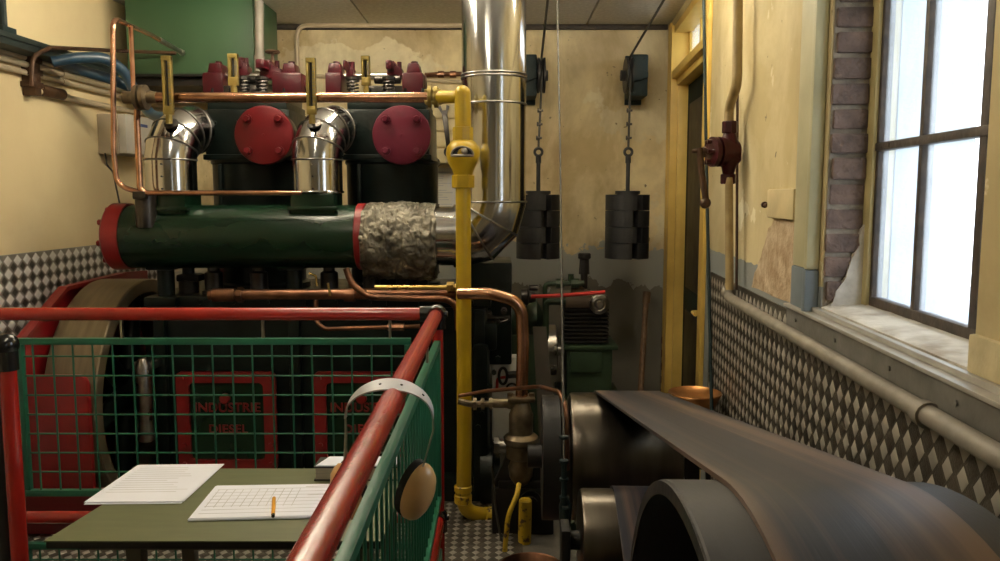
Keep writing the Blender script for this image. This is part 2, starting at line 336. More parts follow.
def setp(o, label=None, cat=None, group=None, kind=None):
    if label: o['label'] = label
    if cat: o['category'] = cat
    if group: o['group'] = group
    if kind: o['kind'] = kind
    return o
def wpos(o):
    return o.location.copy() if o.parent is None else wpos(o.parent)+o.location
def obj(name, b, mats, parent=None, origin=None, sharp=35, **k):
    me = bpy.data.meshes.new(name)
    bmesh.ops.recalc_face_normals(b.bm, faces=b.bm.faces[:])
    if origin is None:
        xs = [v.co for v in b.bm.verts]
        lo = V((min(v.x for v in xs), min(v.y for v in xs), min(v.z for v in xs))); hi = V((max(v.x for v in xs), max(v.y for v in xs), max(v.z for v in xs)))
        origin = V(((lo.x+hi.x)/2, (lo.y+hi.y)/2, lo.z if parent is None else (lo.z+hi.z)/2))
    origin = V(origin)
    bmesh.ops.translate(b.bm, verts=b.bm.verts[:], vec=-origin)
    b.bm.to_mesh(me); b.bm.free()
    me.polygons.foreach_set('use_smooth', [True]*len(me.polygons))
    me.set_sharp_from_angle(angle=math.radians(sharp))
    for x in (mats if isinstance(mats, (list, tuple)) else [mats]): me.materials.append(M[x])
    o = bpy.data.objects.new(name, me); C.objects.link(o)
    if parent: o.parent = parent; o.location = origin-wpos(parent)
    else: o.location = origin
    return setp(o, **k)
def thing(name, loc, label, cat, group=None):
    o = bpy.data.objects.new(name, None); C.objects.link(o); o.location = V(loc); o.empty_display_size = 0.1
    return setp(o, label, cat, group)
def struct(name, b, mats, **k): return obj(name, b, mats, kind='structure', **k)
def dup(root, off, label=None):
    r = root.copy(); C.objects.link(r); r.location = root.location+V(off)
    if label: r['label'] = label
    for ch in list(root.children):
        c = ch.copy(); C.objects.link(c); c.parent = r
        for g in list(ch.children):
            d = g.copy(); C.objects.link(d); d.parent = c
    return r
def text_mesh(name, body, size, origin, mname, parent, depth=0.004, mx=None, space=1.0):
    cu = bpy.data.curves.new(name, 'FONT'); cu.body = body; cu.size = size; cu.extrude = depth; cu.align_x = 'CENTER'; cu.align_y = 'CENTER'; cu.offset = size*0.018; cu.space_character = space
    t = bpy.data.objects.new(name+'_tmp', cu); C.objects.link(t)
    dg = bpy.context.evaluated_depsgraph_get(); dg.update()
    me = bpy.data.meshes.new_from_object(t.evaluated_get(dg)); bpy.data.objects.remove(t); bpy.data.curves.remove(cu)
    me.transform(mx if mx else Matrix.Rotation(PI/2, 4, 'X'))
    me.materials.clear(); me.materials.append(M[mname])
    o = bpy.data.objects.new(name, me); C.objects.link(o)
    if parent: o.parent = parent; o.location = V(origin)-wpos(parent)
    else: o.location = V(origin)
    return o

# ------------------------------------------------------------------ room
YB = 5.7                                   # back wall
ZC = at(600, 25, YB).z                     # ceiling
SR = math.tan(math.radians(3.98)); W0 = 0.78
dirt = V((SR, 1, 0)).normalized(); dirn = V((dirt.y, -dirt.x, 0))
MR = Matrix(((dirt.x, dirn.x, 0, W0), (dirt.y, dirn.y, 0, 0), (0, 0, 1, 0), (0, 0, 0, 1)))   # (t, n, z): along, into the wall, up
def rw(px, py, n=0.0):
    d = ray(px, py); o = V((W0, 0, 0))+dirn*n
    s = (o-CAM).dot(dirn)/d.dot(dirn); p = CAM+d*s
    return (p-V((W0, 0, 0))).dot(dirt), p.z
SL = 0.031; L0 = -2.50
dl = V((SL, 1, 0)).normalized(); ln = V((-dl.y, dl.x, 0))
ML = Matrix(((dl.x, ln.x, 0, L0), (dl.y, ln.y, 0, 0), (0, 0, 1, 0), (0, 0, 0, 1)))
def lw(px, py, n=0.0):
    d = ray(px, py); o = V((L0, 0, 0))+ln*n
    s = (o-CAM).dot(ln)/d.dot(ln); p = CAM+d*s
    return (p-V((L0, 0, 0))).dot(dl), p.z

YF = -2.6
b = B(); b.box(-3.2, 1.8, YF-0.2, YB+0.3, -0.25, 0); struct('floor', b, 'floor')
b = B()
xs = [-3.2, -0.905, 0.60, 1.8]; ys = [YF, 0.6, 3.2, YB]
for i in range(3):
    for j in range(3):
        b.box(xs[i]+0.006, xs[i+1]-0.006, ys[j]+0.006, ys[j+1]-0.006, ZC, ZC+0.03, bev=0.004)
b.box(-3.2, 1.8, YF-0.2, YB+0.3, ZC+0.03, ZC+0.2)
struct('ceiling', b, 'ceiling')
b = B(); b.box(-2.9, 1.6, YB, YB+0.25, 0, ZC+0.1); struct('wall_back', b, 'wall_back')
b = B(); b.box(-3.2, 1.9, YF-0.2, YF, 0, ZC+0.1); struct('wall_front', b, 'wall_plain')
b = B(ML); b.box(YF-0.3, YB+0.3, 0, 0.25, 0, ZC+0.1); struct('wall_left', b, 'wall_left')
b = B(); b.box(-2.3, 1.16, YB-0.03, YB-0.002, ZC-0.035, ZC-0.001, bev=0.006); struct('trim_1', b, 'iron_bar')

# openings in the right-hand wall
TB = rw(668, 200)[0]                        # where it meets the back wall
T_WF = rw(825.5, 200)[0]; T_WN = rw(984, 200)[0]
Z_S = rw(826, 309)[1]; Z_WT = 2.62
T_DN = rw(704.5, 200)[0]; T_DF = TB-0.06
NW = 0.118
Z_DT = 2.68
b = B(MR)
TH = 0.36
b.box(T_DF, YB+0.3, 0, TH, 0, ZC+0.1)
b.box(T_WF, T_DN, 0, TH, 0, ZC+0.1)
T3A, T3B = -1.5, -0.45  # opening for the added window behind the camera
b.box(T3B, T_WN, 0, TH, 0, ZC+0.1); b.box(YF-0.3, T3A, 0, TH, 0, ZC+0.1); b.box(T3A, T3B, 0, TH, 0, Z_S-0.02); b.box(T3A, T3B, 0, TH, Z_WT, ZC+0.1)
b.box(T_WN, T_WF, 0, TH, 0, Z_S-0.02); b.box(T_WN, T_WF, 0, TH, Z_WT, ZC+0.1)
b.box(T_DN, T_DF, 0, TH, Z_DT, ZC+0.1)
wall_r = struct('wall_right', b, 'wall_right')

# bare plaster where the cream coat has fallen off
poly = [(775, 219), (800, 221), (799, 306), (780, 298), (752, 286), (757, 270), (763, 252), (768, 232)]
P = []
for i, (x, y) in enumerate(poly):
    t, z = rw(x, y); P.append((t, -0.0035, z))
P2 = []
for i in range(len(P)):
    a, c = V(P[i]), V(P[(i+1) % len(P)])
    for k in range(5):
        q = a.lerp(c, k/5); j = 0.012*(noise.noise(q*23)) ; P2.append((q.x+j, q.y, q.z+j*0.7))
b = B(MR); b.prism(P2, (0, 0.0045, 0)); struct('trim_2', b, 'bareplaster')

# casing strip beside the window reveal
t0, t1 = rw(803.5, 200)[0], rw(822.5, 200)[0]
zf = rw(812, 268)[1]; zb = rw(812, 313)[1]
b = B(MR)
b.box(t1+0.012, t0, -0.028, 0.0, zf, ZC, bev=0.008); b.box(t1, t1+0.03, -0.04, 0.0, zf, ZC, bev=0.01)
struct('trim_3', b, 'casing')
b = B(MR); b.box(t1+0.011, t0+0.001, -0.030, 0.0, zb, zf, bev=0.006); b.box(t1-0.001, t1+0.031, -0.042, 0.0, zb, zf, bev=0.008)
struct('trim_4', b, 'casing_foot')

# brick reveal at the far side of the window
b = B(MR)
z = Z_S+0.02; c = 0
while z < Z_WT:
    h = 0.058+random.uniform(-0.004, 0.004)
    jx = random.uniform(-0.006, 0.004)
    a = random.uniform(0.002, 0.014)
    b.box(T_WF-0.012+jx, T_WF+0.05, a, 0.108+random.uniform(-0.006, 0.006), z, z+h, bev=0.007)
    z += h+0.013; c += 1
struct('trim_5', b, 'brick')
b = B(MR); b.box(T_WF-0.004, T_WF+0.03, 0.004, NW, Z_S-0.02, Z_WT); struct('trim_6', b, 'mortar')
# patch of white plaster low in the reveal
pp = [(0.012, Z_S), (NW, Z_S), (NW, Z_S+0.26), (0.098, Z_S+0.23), (0.094, Z_S+0.18), (0.072, Z_S+0.14), (0.062, Z_S+0.09), (0.036, Z_S+0.05), (0.026, Z_S+0.015)]
P2 = []
for i in range(len(pp)):
    a, c = V((*pp[i], 0)), V((*pp[(i+1) % len(pp)], 0))
    for k in range(4):
        q = a.lerp(c, k/4); j = 0.006*noise.noise(q*40); P2.append((T_WF-0.021, min(NW, q.x+j), q.y+j))
b = B(MR); b.prism(P2, (0.03, 0, 0)); struct('trim_7', b, 'whitewash')
# sill: sloping whitewashed slab and its crumbling front
z_in = rw(868, 300, NW)[1]
b = B(MR)
prof = [(0.0, Z_S-0.01), (0.0, Z_S), (0.012, Z_S+0.004), (NW, z_in-0.012), (NW+0.02, z_in-0.012), (NW+0.02, Z_S-0.03)]
N = 18; rows = []
for i in range(N+1):
    t = T_WN-0.02+(T_WF-0.005-T_WN+0.02)*i/N
    rows.append(b.vs([(t, n+(0.004*noise.noise(V((t*20, k, 0))) if k < 3 else 0), z+0.003*noise.noise(V((t*25, k*3, 5)))) for k, (n, z) in enumerate(prof)]))
for A, Bq in zip(rows, rows[1:]):
    for k in range(len(prof)): b.face([A[k], A[(k+1) % 6], Bq[(k+1) % 6], Bq[k]])
b.face(rows[0]); b.face(rows[-1][::-1])
struct('trim_8', b, 'whitewash')

# ledge rail under the window: grey board with an aluminium lip
t_l = rw(797, 318)[0]
z_l = rw(797, 315)[1]; zt = rw(976, 384)[1]; zbot = rw(900, 374)[1]
ztop = rw(900, 347)[1]
b = B(MR); b.box(0.2, t_l, -0.035, -0.004, ztop-0.072, ztop-0.012, bev=0.005)
for t in (1.2, 1.45, 1.75, 2.1, 2.45): b.cyl((t, -0.035, ztop-0.042), (t, -0.039, ztop-0.042), 0.006, 10)
struct('trim_9', b, 'rail_grey')
b = B(MR); b.box(0.2, t_l+0.002, -0.045, 0.0, ztop-0.012, ztop-0.002, bev=0.003); b.box(0.2, t_l, -0.018, 0.0, ztop-0.002, ztop+0.012, bev=0.003); struct('trim_10', b, 'lip')

b = B(MR); b.box(T_WN-0.7, T_WN+0.006, -0.010, 0.02, ztop+0.012, ztop+0.085, bev=0.006); struct('trim_16', b, 'plaster_edge')
# window 1
wt = thing('window_1', MR @ V(((T_WN+T_WF)/2, NW, z_in)), 'tall iron window with dusty panes set in the brick reveal', 'window'); wt['kind'] = 'structure'
b = B(MR)
zt_ = Z_WT
b.box(T_WN-0.03, T_WF-0.008, NW-0.005, NW+0.05, zt_-0.03, zt_); 
tfa = rw(866, 200, NW)[0]; tfb = rw(874.5, 200, NW)[0]
b.box(tfb, tfa+0.02, NW-0.012, NW+0.05, z_in-0.02, zt_, bev=0.004)
obj('window_frame', b, 'cream_trim', wt)
b = B(MR)
tm = rw(921, 150, NW)[0]; tnr = rw(983, 150, NW)[0]
zm = rw(930, 139, NW)[1]; z_g = rw(870, 296, NW)[1]
def vbar(t, w): b.box(t-w/2, t+w/2, NW-0.002, NW+0.028, z_in-0.012, zt_, bev=0.003)
vbar(tfb-0.007, 0.016); vbar(tm, 0.020); vbar(tnr, 0.030)
b.box(T_WN-0.02, tfb, NW-0.003, NW+0.03, z_in-0.014, z_g, bev=0.004)
step = zm-z_g
b.box(T_WN-0.02, tfb, NW-0.006, NW+0.026, zm-0.011, zm+0.011, bev=0.003)
b.box(T_WN-0.02, tfb, NW-0.006, NW+0.026, zm+step-0.011, zm+step+0.011, bev=0.003)
b.box(tfb-0.10, tfb-0.02, NW-0.009, NW-0.003, zm-0.006, zm+0.006)
obj('glazing_bars', b, 'iron_bar', wt)
for (ta, tb) in ((tfb, tm), (tm, tnr), (tnr, T_WN-0.02)):
    for (za, zz) in ((z_g-0.005, zm), (zm, zm+step), (zm+step, zt_)):
        if abs(ta-tb) < 0.03: continue
        b = B(MR); b.box(min(ta, tb), max(ta, tb), NW+0.012, NW+0.016, za, zz); obj('window_pane', b, 'glass', wt)
wt3 = thing('added_window', MR @ V(((T3A+T3B)/2, NW, Z_S)), 'unseen iron window added behind the camera to bring daylight onto the table', 'window'); wt3['kind'] = 'structure'  # added out of view so cool daylight reaches the table and papers
b = B(MR)
for k in range(5):
    t = T3A+(T3B-T3A)*k/4; b.box(t-0.012, t+0.012, NW, NW+0.03, Z_S-0.02, Z_WT, bev=0.003)
for k in range(4):
    z = Z_S-0.02+(Z_WT-Z_S+0.02)*k/3; b.box(T3A, T3B, NW-0.002, NW+0.028, z-0.012, z+0.012, bev=0.003)
obj('glazing_bars', b, 'iron_bar', wt3)
for k in range(4):
    for q in range(3):
        b = B(MR); b.box(T3A+(T3B-T3A)*k/4, T3A+(T3B-T3A)*(k+1)/4, NW+0.012, NW+0.016, Z_S-0.02+(Z_WT-Z_S+0.02)*q/3, Z_S-0.02+(Z_WT-Z_S+0.02)*(q+1)/3); obj('window_pane', b, 'glass', wt3)
# whitewashed outer reveal beyond the panes
b = B(MR); b.box(T_WF-0.055, T_WF, NW+0.05, TH+0.02, z_in-0.05, Z_WT); b.box(T_WN-0.03, T_WF, NW+0.05, TH+0.05, z_in-0.10, z_in-0.03); struct('trim_11', b, 'outer_white')

# door 1 with its light above
zl = rw(692, 57)[1]
dt = thing('door_1', MR @ V(((T_DN+T_DF)/2, 0.1, 0)), 'dark green door in an ochre yellow frame at the corner of the room', 'door'); dt['kind'] = 'structure'
b = B(MR)
nd = 0.095
b.box(T_DF-0.085, T_DF, -0.018, nd+0.06, 0, Z_DT, bev=0.006)                      # far jamb
b.box(T_DF-0.11, T_DF-0.08, 0.03, nd+0.05, 0, zl, bev=0.005)
b.box(T_DN-0.10, T_DN+0.012, -0.022, 0.0, 0, ZC-0.02, bev=0.006)                   # near casing on the wall face
b.box(T_DN-0.02, T_DN+0.012, 0.0, nd+0.06, 0, Z_DT, bev=0.006)
b.box(T_DN, T_DF, -0.012, nd+0.05, zl-0.02, zl+0.03, bev=0.006)                  # transom
b.box(T_DN, T_DF, 0.02, nd+0.05, zl-0.065, zl-0.02, bev=0.006)
b.box(T_DN, T_DF, 0.0, nd+0.05, Z_DT-0.05, Z_DT, bev=0.005)
b.box(T_DF, TB+0.02, -0.02, 0.0, 0, ZC-0.02, bev=0.005)
obj('door_frame', b, 'doorframe', dt)
b = B(MR)
b.box(T_DN, T_DF-0.085, nd, nd+0.045, 0.02, zl-0.065, bev=0.005)
lf = obj('door_leaf', b, 'door_dark', dt)
b = B(MR)
for (a0, a1) in ((T_DN+0.12, T_DF-0.22),):
    b.box(a0, a1, nd-0.008, nd, 0.15, 0.8, bev=0.004); b.box(a0, a1, nd-0.008, nd, 0.95, zl-0.2, bev=0.004)
obj('door_moulding', b, 'black', lf)
b = B(MR)
th_, zh = rw(699, 312, nd-0.02)
b.box(th_-0.03, th_+0.03, nd-0.012, nd, zh-0.11, zh+0.11, bev=0.004); b.tube(fillet([(th_, nd, zh), (th_, nd-0.06, zh), (th_-0.11, nd-0.06, zh)], 0.02), 0.011)
obj('door_handle', b, 'doorframe', lf, label='ochre painted handle plate')
wt2 = thing('window_2', MR @ V(((T_DN+T_DF)/2, 0.1, zl+0.04)), 'small light above the dark door with yellow glazing bars', 'window'); wt2['kind'] = 'structure'
b = B(MR)
for k in range(4):
    t = T_DN+0.02+(T_DF-0.1-T_DN-0.02)*k/3
    b.box(t-0.018, t+0.018, nd, nd+0.04, zl+0.035, Z_DT-0.05, bev=0.004)
b.box(T_DN, T_DF-0.085, nd, nd+0.04, zl+0.035, zl+0.075, bev=0.004)
obj('window_frame', b, 'doorframe', wt2)
for k in range(3):
    a0 = T_DN+0.038+(T_DF-0.1-T_DN-0.02)*k/3; a1 = a0+(T_DF-0.1-T_DN-0.02)/3-0.036
    b = B(MR); b.box(a0, a1, nd+0.015, nd+0.019, zl+0.07, Z_DT-0.05); obj('window_pane', b, 'glass', wt2)
# red and white tape on the jamb corner
b = B(MR)
zt0, zt1 = rw(666, 400)[1], rw(666, 338)[1]
for k in range(9):
    if k % 2 == 0: b.box(TB-0.008, TB+0.02, -0.024, -0.0195, zt0+(zt1-zt0)*k/9, zt0+(zt1-zt0)*(k+1)/9)
struct('trim_12', b, 'red')

# tread plate on the walls and floor: smooth lozenges with ribbed lozenges between them
def tread(b, t0, t1, z0, ztop_fn, a, bb, n0, up=None, hi=0.0022, wf=1.0):
    nx = int((t1-t0)/a)+1; nz = int(3.0/bb)
    for i in range(nx):
        for j in range(nz):
            for q in (0, 1):
                cx = t0+a*(i+0.5*q)+a*0.5; cz = z0+bb*(j+0.5*q)+bb*0.5
                if cx > t1-a*0.4 or cz+bb*0.5 > ztop_fn(cx): continue
                w, h = (a*0.36*wf, bb*0.45) if q == 0 else (a*0.40, bb*0.44)
                hh = hi if q == 0 else hi*0.6
                fr = 0.80
                o = b.vs([(cx-w, n0, cz), (cx, n0, cz-h), (cx+w, n0, cz), (cx, n0, cz+h)])
                p = b.vs([(cx-w*fr, n0-hh, cz), (cx, n0-hh, cz-h*fr), (cx+w*fr, n0-hh, cz), (cx, n0-hh, cz+h*fr)])
                b.face(p, 1 if q == 0 else 2)
                for k in range(4): b.face([o[k], o[(k+1) % 4], p[(k+1) % 4], p[k]], 1 if q == 0 else 0)
tp0 = rw(712, 272)[1]
t_end = rw(711, 300)[0]
b = B(MR)
b.box(0.2, t_end, -0.006, 0.0, 0.05, ztop-0.06); b.box(t_l+0.002, t_end, -0.006, 0.0, ztop-0.06, tp0)
tread(b, 0.6, t_end, 0.06, lambda t: tp0 if t > t_l+0.03 else ztop-0.06, 0.060, 0.058, -0.006)
struct('trim_13', b, ['tread_wall', 'tread_wall_hi', 'tread_wall'])
zl0 = lw(50, 250)[1]
b = B(ML)
b.box(1.5, YB+0.1, -0.006, 0.0, 0.05, zl0)
ML2 = b
tread(b, 1.52, YB-0.05, zl0-0.062*18, lambda t: zl0+0.004, 0.074, 0.062, -0.006, wf=1.2)
struct('trim_14', b, ['tread', 'tread_hi', 'tread_dark'])
# floor plates with the same lozenges
FM = Matrix(((1, 0, 0, 0), (0, 0, 1, 0), (0, -1, 0, 0), (0, 0, 0, 1)))
b = B(FM)
b.box(-2.3, 0.1, -0.006, 0.0, 1.2, 3.98)
tread(b, -2.28, 0.08, 1.22, lambda t: 3.95, 0.05, 0.05, -0.006)
struct('trim_15', b, ['tread_wall', 'tread', 'tread_wall'])

# ------------------------------------------------------------------ outside
b = B(); b.box(1.6, 14, -8, 14, -0.3, -0.02); struct('ground_outside', b, 'out_ground')
tr_ = thing('bare_tree', (5.2, 4.6, -0.02), 'pale bare tree leaning outside the iron window', 'tree')
b = B(); b.tube([(5.2, 4.6, -0.02), (4.9, 4.5, 1.2), (4.3, 4.0, 2.4), (3.9, 3.2, 3.6), (3.6, 2.6, 4.6)], 0.1, 10, radii=[0.16, 0.13, 0.10, 0.07, 0.04]); obj('trunk', b, 'bark', tr_)
b = B(); b.tube([(4.9, 4.5, 1.2), (5.0, 3.6, 2.0), (5.0, 2.6, 3.4)], 0.05, 8, radii=[0.07, 0.05, 0.02]); obj('branch', b, 'bark', tr_)
b = B(); b.tube([(4.3, 4.0, 2.4), (4.6, 4.9, 3.0), (4.4, 5.4, 4.2)], 0.05, 8, radii=[0.06, 0.04, 0.02]); obj('branch', b, 'bark', tr_)

# ------------------------------------------------------------------ engine
EY = 4.0
eng = thing('diesel_engine', (-0.75, 4.4, 0), 'large two cylinder diesel engine in dark green with red fittings and steel exhaust elbows', 'engine')
zman = at(236.5, 236.5, EY).z
# crankcase
zc_top = 1.02
xa, xb = at(150, 300, 4.0).x, at(487, 300, 4.0).x
b = B()
b.box(xa, xb, 4.02, 4.86, 0.10, zc_top, bev=0.03); b.box(xa-0.12, xb+0.05, 3.93, 4.95, 0.0, 0.13, bev=0.015)
b.box(xa-0.02, xb+0.02, 4.0, 4.88, zc_top-0.03, zc_top+0.03, bev=0.01)
for k in range(10):
    x = xa+0.08+(xb-xa-0.16)*k/9
    b.cyl((x, 4.0, zc_top-0.0), (x, 3.985, zc_top), 0.013, 6)
for x in (at(296, 400, 4.0).x, xa+0.04, xb-0.04): b.box(x-0.03, x+0.03, 3.99, 4.05, 0.12, zc_top-0.04, bev=0.012)
obj('crankcase', b, 'engine', eng)
def rrect(x0, x1, z0, z1, r, k=6):
    out = []
    for cx, cz, a in ((x1-r, z1-r, 0), (x0+r, z1-r, PI/2), (x0+r, z0+r, PI), (x1-r, z0+r, 1.5*PI)):
        out += [(cx+r*math.cos(a+PI/2*i/k), cz+r*math.sin(a+PI/2*i/k)) for i in range(k+1)]
    return out
def frame_ring(b, o, i, y0, y1):
    n = len(o)
    A = b.vs([(p[0], y0, p[1]) for p in o]); Bi = b.vs([(p[0], y0, p[1]) for p in i]); D = b.vs([(p[0], y1, p[1]) for p in o]); E = b.vs([(p[0], y1, p[1]) for p in i])
    for k in range(n):
        j = (k+1) % n
        b.face([A[k], A[j], Bi[j], Bi[k]]); b.face([A[k], D[k], D[j], A[j]]); b.face([Bi[k], Bi[j], E[j], E[k]]); b.face([D[k], E[k], E[j], D[j]])
for (pl, pr_) in ((180.5, 275.5), (316, 411)):
    p0, p1 = at(pl, 470, 3.98), at(pr_, 371.5, 3.98)
    x0, x1, z0, z1 = p0.x, p1.x, p0.z, p1.z
    b = B(); b.prism([(x, 3.985, z) for x, z in rrect(x0+0.01, x1-0.01, z0+0.01, z1-0.01, 0.03)], (0, 0.05, 0))
    d = obj('crankcase_door', b, 'green_dark', eng)
    wd = m(12.5, 3.98)
    b = B(); frame_ring(b, rrect(x0, x1, z0, z1, 0.03), rrect(x0+wd, x1-wd, z0+wd*0.9, z1-wd*0.9, 0.025), 3.966, 3.99)
    for cx in (x0+wd/2, x1-wd/2):
        for cz in (z0+wd*0.6, (z0+z1)/2-0.12, z1-wd/2): b.cyl((cx, 3.966, cz), (cx, 3.955, cz), 0.012, 6)
    obj('door_frame', b, 'door_red', d, label='red painted door frame')
    kx = (x0+x1)/2; kz = at(230, 397.5, 3.98).z
    b = B(); b.lathe((kx-0.002, 3.99, kz), (0, -1, 0), [(0, 0.016), (0.02, 0.016), (0.024, 0.026), (0.045, 0.026), (0.05, 0.020)], 20); obj('door_knob', b, 'door_red', d, label='round red knob')
    o1 = text_mesh('lettering', 'INDUSTRIE', 0.066, (kx, 3.983, at(230, 408, 3.98).z), 'door_red', d, space=1.05); o1['label'] = 'red raised lettering'
    o2 = text_mesh('lettering', 'DIESEL', 0.062, (kx, 3.983, at(230, 429.5, 3.98).z), 'door_red', d, space=1.1); o2['label'] = 'red raised lettering, second line'

# cylinders
heads = [(247.5, 263.5), (387, 401.5)]
for hi_, (pc, pcov) in enumerate(heads):
    HY = 4.22
    cx = at(pc, 150, HY).x; w = m(43, HY)
    ztop_h = at(pc, 104, HY).z; zmid = at(pc, 160, HY).z; zlow = at(pc, 206, HY).z
    yc = HY+0.22
    b = B()
    b.lathe((cx, yc, zc_top), (0, 0, 1), [(0, 0.255), (0.06, 0.255), (0.07, 0.232), (zlow-zc_top-0.1, 0.232), (zlow-zc_top-0.06, 0.248), (zmid-zc_top-0.02, 0.25), (zmid-zc_top-0.012, 0.258), (zmid-zc_top, 0.258)], 40)
    for k in range(3): b.box(cx-0.16+k*0.13, cx-0.14+k*0.13, HY+0.0, HY+0.06, zlow-0.15, zmid-0.02, bev=0.006)
    cyl = obj('cylinder', b, 'engine', eng)
    b = B()
    b.box(cx-w, cx+w, HY, HY+0.44, zmid+0.004, ztop_h-0.02, bev=0.03)
    b.box(cx-w-0.006, cx+w+0.006, HY-0.006, HY+0.446, zmid, zmid+0.03, bev=0.008)
    b.box(cx-w+0.02, cx+w-0.02, HY+0.01, HY+0.42, ztop_h-0.03, ztop_h+0.015, bev=0.01)
    for k in range(5):
        x = cx-w+0.04+(2*w-0.08)*k/4
        b.cyl((x, HY+0.04, ztop_h+0.01), (x, HY+0.04, ztop_h+0.05), 0.014, 6); b.cyl((x, HY+0.04, ztop_h), (x, HY+0.04, ztop_h+0.085), 0.008, 8)
    for dx in (-0.165, -0.05): b.cyl((cx+dx, HY, zmid+0.19), (cx+dx, HY-0.012, zmid+0.19), 0.012, 6)
    hd = obj('cylinder_head', b, 'engine', eng)
    # round cover
    cc = at(pcov, 135, 4.06); R = m(29, 4.06)
    b = B(); b.lathe((cc.x, 4.085, cc.z), (0, 1, 0), [(0, R*0.99), (0.02, R), (0.025, R*0.9), (0.15, R*0.9)], 48); obj('cover_neck', b, 'engine', hd)
    b = B(); b.lathe((cc.x, 4.06, cc.z), (0, 1, 0), [(-0.004, 0), (-0.004, R*0.9), (0.0, R*0.985), (0.006, R), (0.024, R), (0.026, R*0.98)], 56)
    b.lathe((cc.x, 4.057, cc.z), (0, -1, 0), [(0, 0.008), (0.004, 0.006)], 10)
    cov = obj('head_cover', b, 'red' if hi_ == 0 else 'wine', hd, label='round red cover plate' if hi_ == 0 else 'round maroon cover plate')
    # bolts stay with the head so the tree keeps to three levels
    for sx in (-1, 1):
        for sz in (-1, 1):
            b = B(); q = V((cc.x+sx*m(15.5, 4.06), 4.056, cc.z+sz*m(15.5, 4.06)))
            b.cyl(q, q+V((0, -0.006, 0)), 0.024, 16); b.cyl(q+V((0, -0.006, 0)), q+V((0, -0.026, 0)), 0.018, 6, bev=0.003); obj('cover_bolt', b, 'red' if hi_ == 0 else 'wine', hd)
    # rocker gear
    RY = 4.36
    def rp(x, y): return at(x, y, RY)
    zb_ = rp(pc, 92).z
    if hi_ == 0: l0, l1, r0, r1 = 209, 229, 277, 306
    else: l0, l1, r0, r1 = 329, 345, 404, 425
    rg = B()
    sh_l, sh_r = rp(l0+4, 76), rp(r1-4, 76)
    rg.cyl((sh_l.x, RY, sh_l.z), (sh_r.x, RY, sh_r.z), m(3.2, RY), 16)
    rk = obj('rocker_shaft', rg, 'steel', eng)
    for (a0, a1, s) in ((l0, l1, 0), (r0, r1, 1)):
        b = B(); p0 = rp(a0, 92); p1 = rp(a1, 75); b.box(p0.x, p1.x, RY-0.10, RY+0.10, zb_-0.03, p1.z, bev=0.014)
        cxk = (a0+a1)/2+(-1 if s == 0 else 0)*0.5
        q0 = rp(cxk-7.5, 76); q1 = rp(cxk+7.5, 64.5)
        P = [(q0.x, RY-0.06, q0.z), (q1.x, RY-0.06, q0.z), (q1.x-0.012, RY-0.06, q1.z), (q0.x+0.012, RY-0.06, q1.z)]
        b.prism(P, (0, 0.12, 0), bev=0.01)
        qc = rp(cxk, 64); b.cyl((qc.x, RY, qc.z-0.01), (qc.x, RY, qc.z+0.012), 0.018, 6)
        qe = rp(a0 if s == 0 else a1, 84); b.cyl((qe.x-0.006, RY, qe.z), (qe.x+0.006, RY, qe.z), 0.045, 20)
        obj('rocker_bracket', b, 'maroon', rk, label='maroon rocker bracket')
    arms = ((240, 250, 58, 78), (262, 283, 61, 80)) if hi_ == 0 else ((347.5, 355, 62, 79), (388, 403, 62, 79))
    for ai, (a0, a1, y0, y1) in enumerate(arms):
        b = B(); p0, p1 = rp(a0, y1), rp(a1, y0)
        w_ = p1.x-p0.x
        b.prism([(p0.x, RY-0.05, p0.z), (p1.x, RY-0.05, p0.z), (p1.x, RY-0.05, p0.z+(p1.z-p0.z)*0.55), (p0.x+w_*0.6, RY-0.05, p0.z+(p1.z-p0.z)*0.6), (p0.x+w_*0.5, RY-0.05, p1.z), (p0.x+w_*0.06, RY-0.05, p1.z)], (0, 0.09, 0), bev=0.008)
        b.box(p0.x+w_*0.1, p0.x+w_*0.5, RY-0.15, RY-0.03, p1.z-0.06, p1.z-0.012, bev=0.01)
        b.cyl((p0.x+w_*0.8, RY-0.03, p0.z+0.03), (p0.x+w_*0.8, RY-0.03, p1.z-0.005), 0.012, 8)
        obj('rocker_arm', b, 'maroon', rk, label='maroon rocker arm')
        b = B(); sx_ = (p0.x+p1.x)/2+ (0.03 if ai == 0 else -0.02)
        hel = [V((sx_+0.028*math.cos(i*0.6), RY-0.13+0.028*math.sin(i*0.6), zb_-0.03+0.0016*i)) for i in range(48)]
        b.tube(hel, 0.005, 6); b.cyl((sx_, RY-0.13, zb_-0.04), (sx_, RY-0.13, zb_+0.065), 0.010, 10); b.cyl((sx_, RY-0.13, zb_+0.045), (sx_, RY-0.13, zb_+0.058), 0.034, 16)
        obj('valve_spring', b, 'blackmetal', rk)
    b = B()
    q0 = rp(pc-20, 90); q1 = rp(pc+20, 82)
    b.box(q0.x, q1.x, RY-0.09, RY+0.09, zb_-0.05, zb_+0.022, bev=0.008); b.box(cx-w+0.03, cx+w-0.03, HY+0.05, HY+0.40, ztop_h, zb_-0.02, bev=0.01)
    q = rp(pc+2, 79); b.cyl((q.x-0.07, RY-0.05, q.z-0.01), (q.x+0.07, RY-0.05, q.z-0.01), 0.022, 14, bev=0.004)
    obj('rocker_tray', b, 'blackmetal', rk)
# small wheel valve on the first head
p = at(272.5, 52, 4.45); q = at(273, 66, 4.45)
b = B(); b.cyl(q, p, 0.009, 10); b.cyl(q+V((0, 0, -0.04)), q, 0.022, 12); b.ring(p, (0, 0, 1), 0.033, 0.008, 20, 6)
for k in range(4): b.cyl(p, p+V((0.033*math.cos(k*PI/2), 0.033*math.sin(k*PI/2), 0)), 0.005, 6)
obj('hand_wheel', b, 'rust', eng, label='rust brown hand wheel on a short stem')

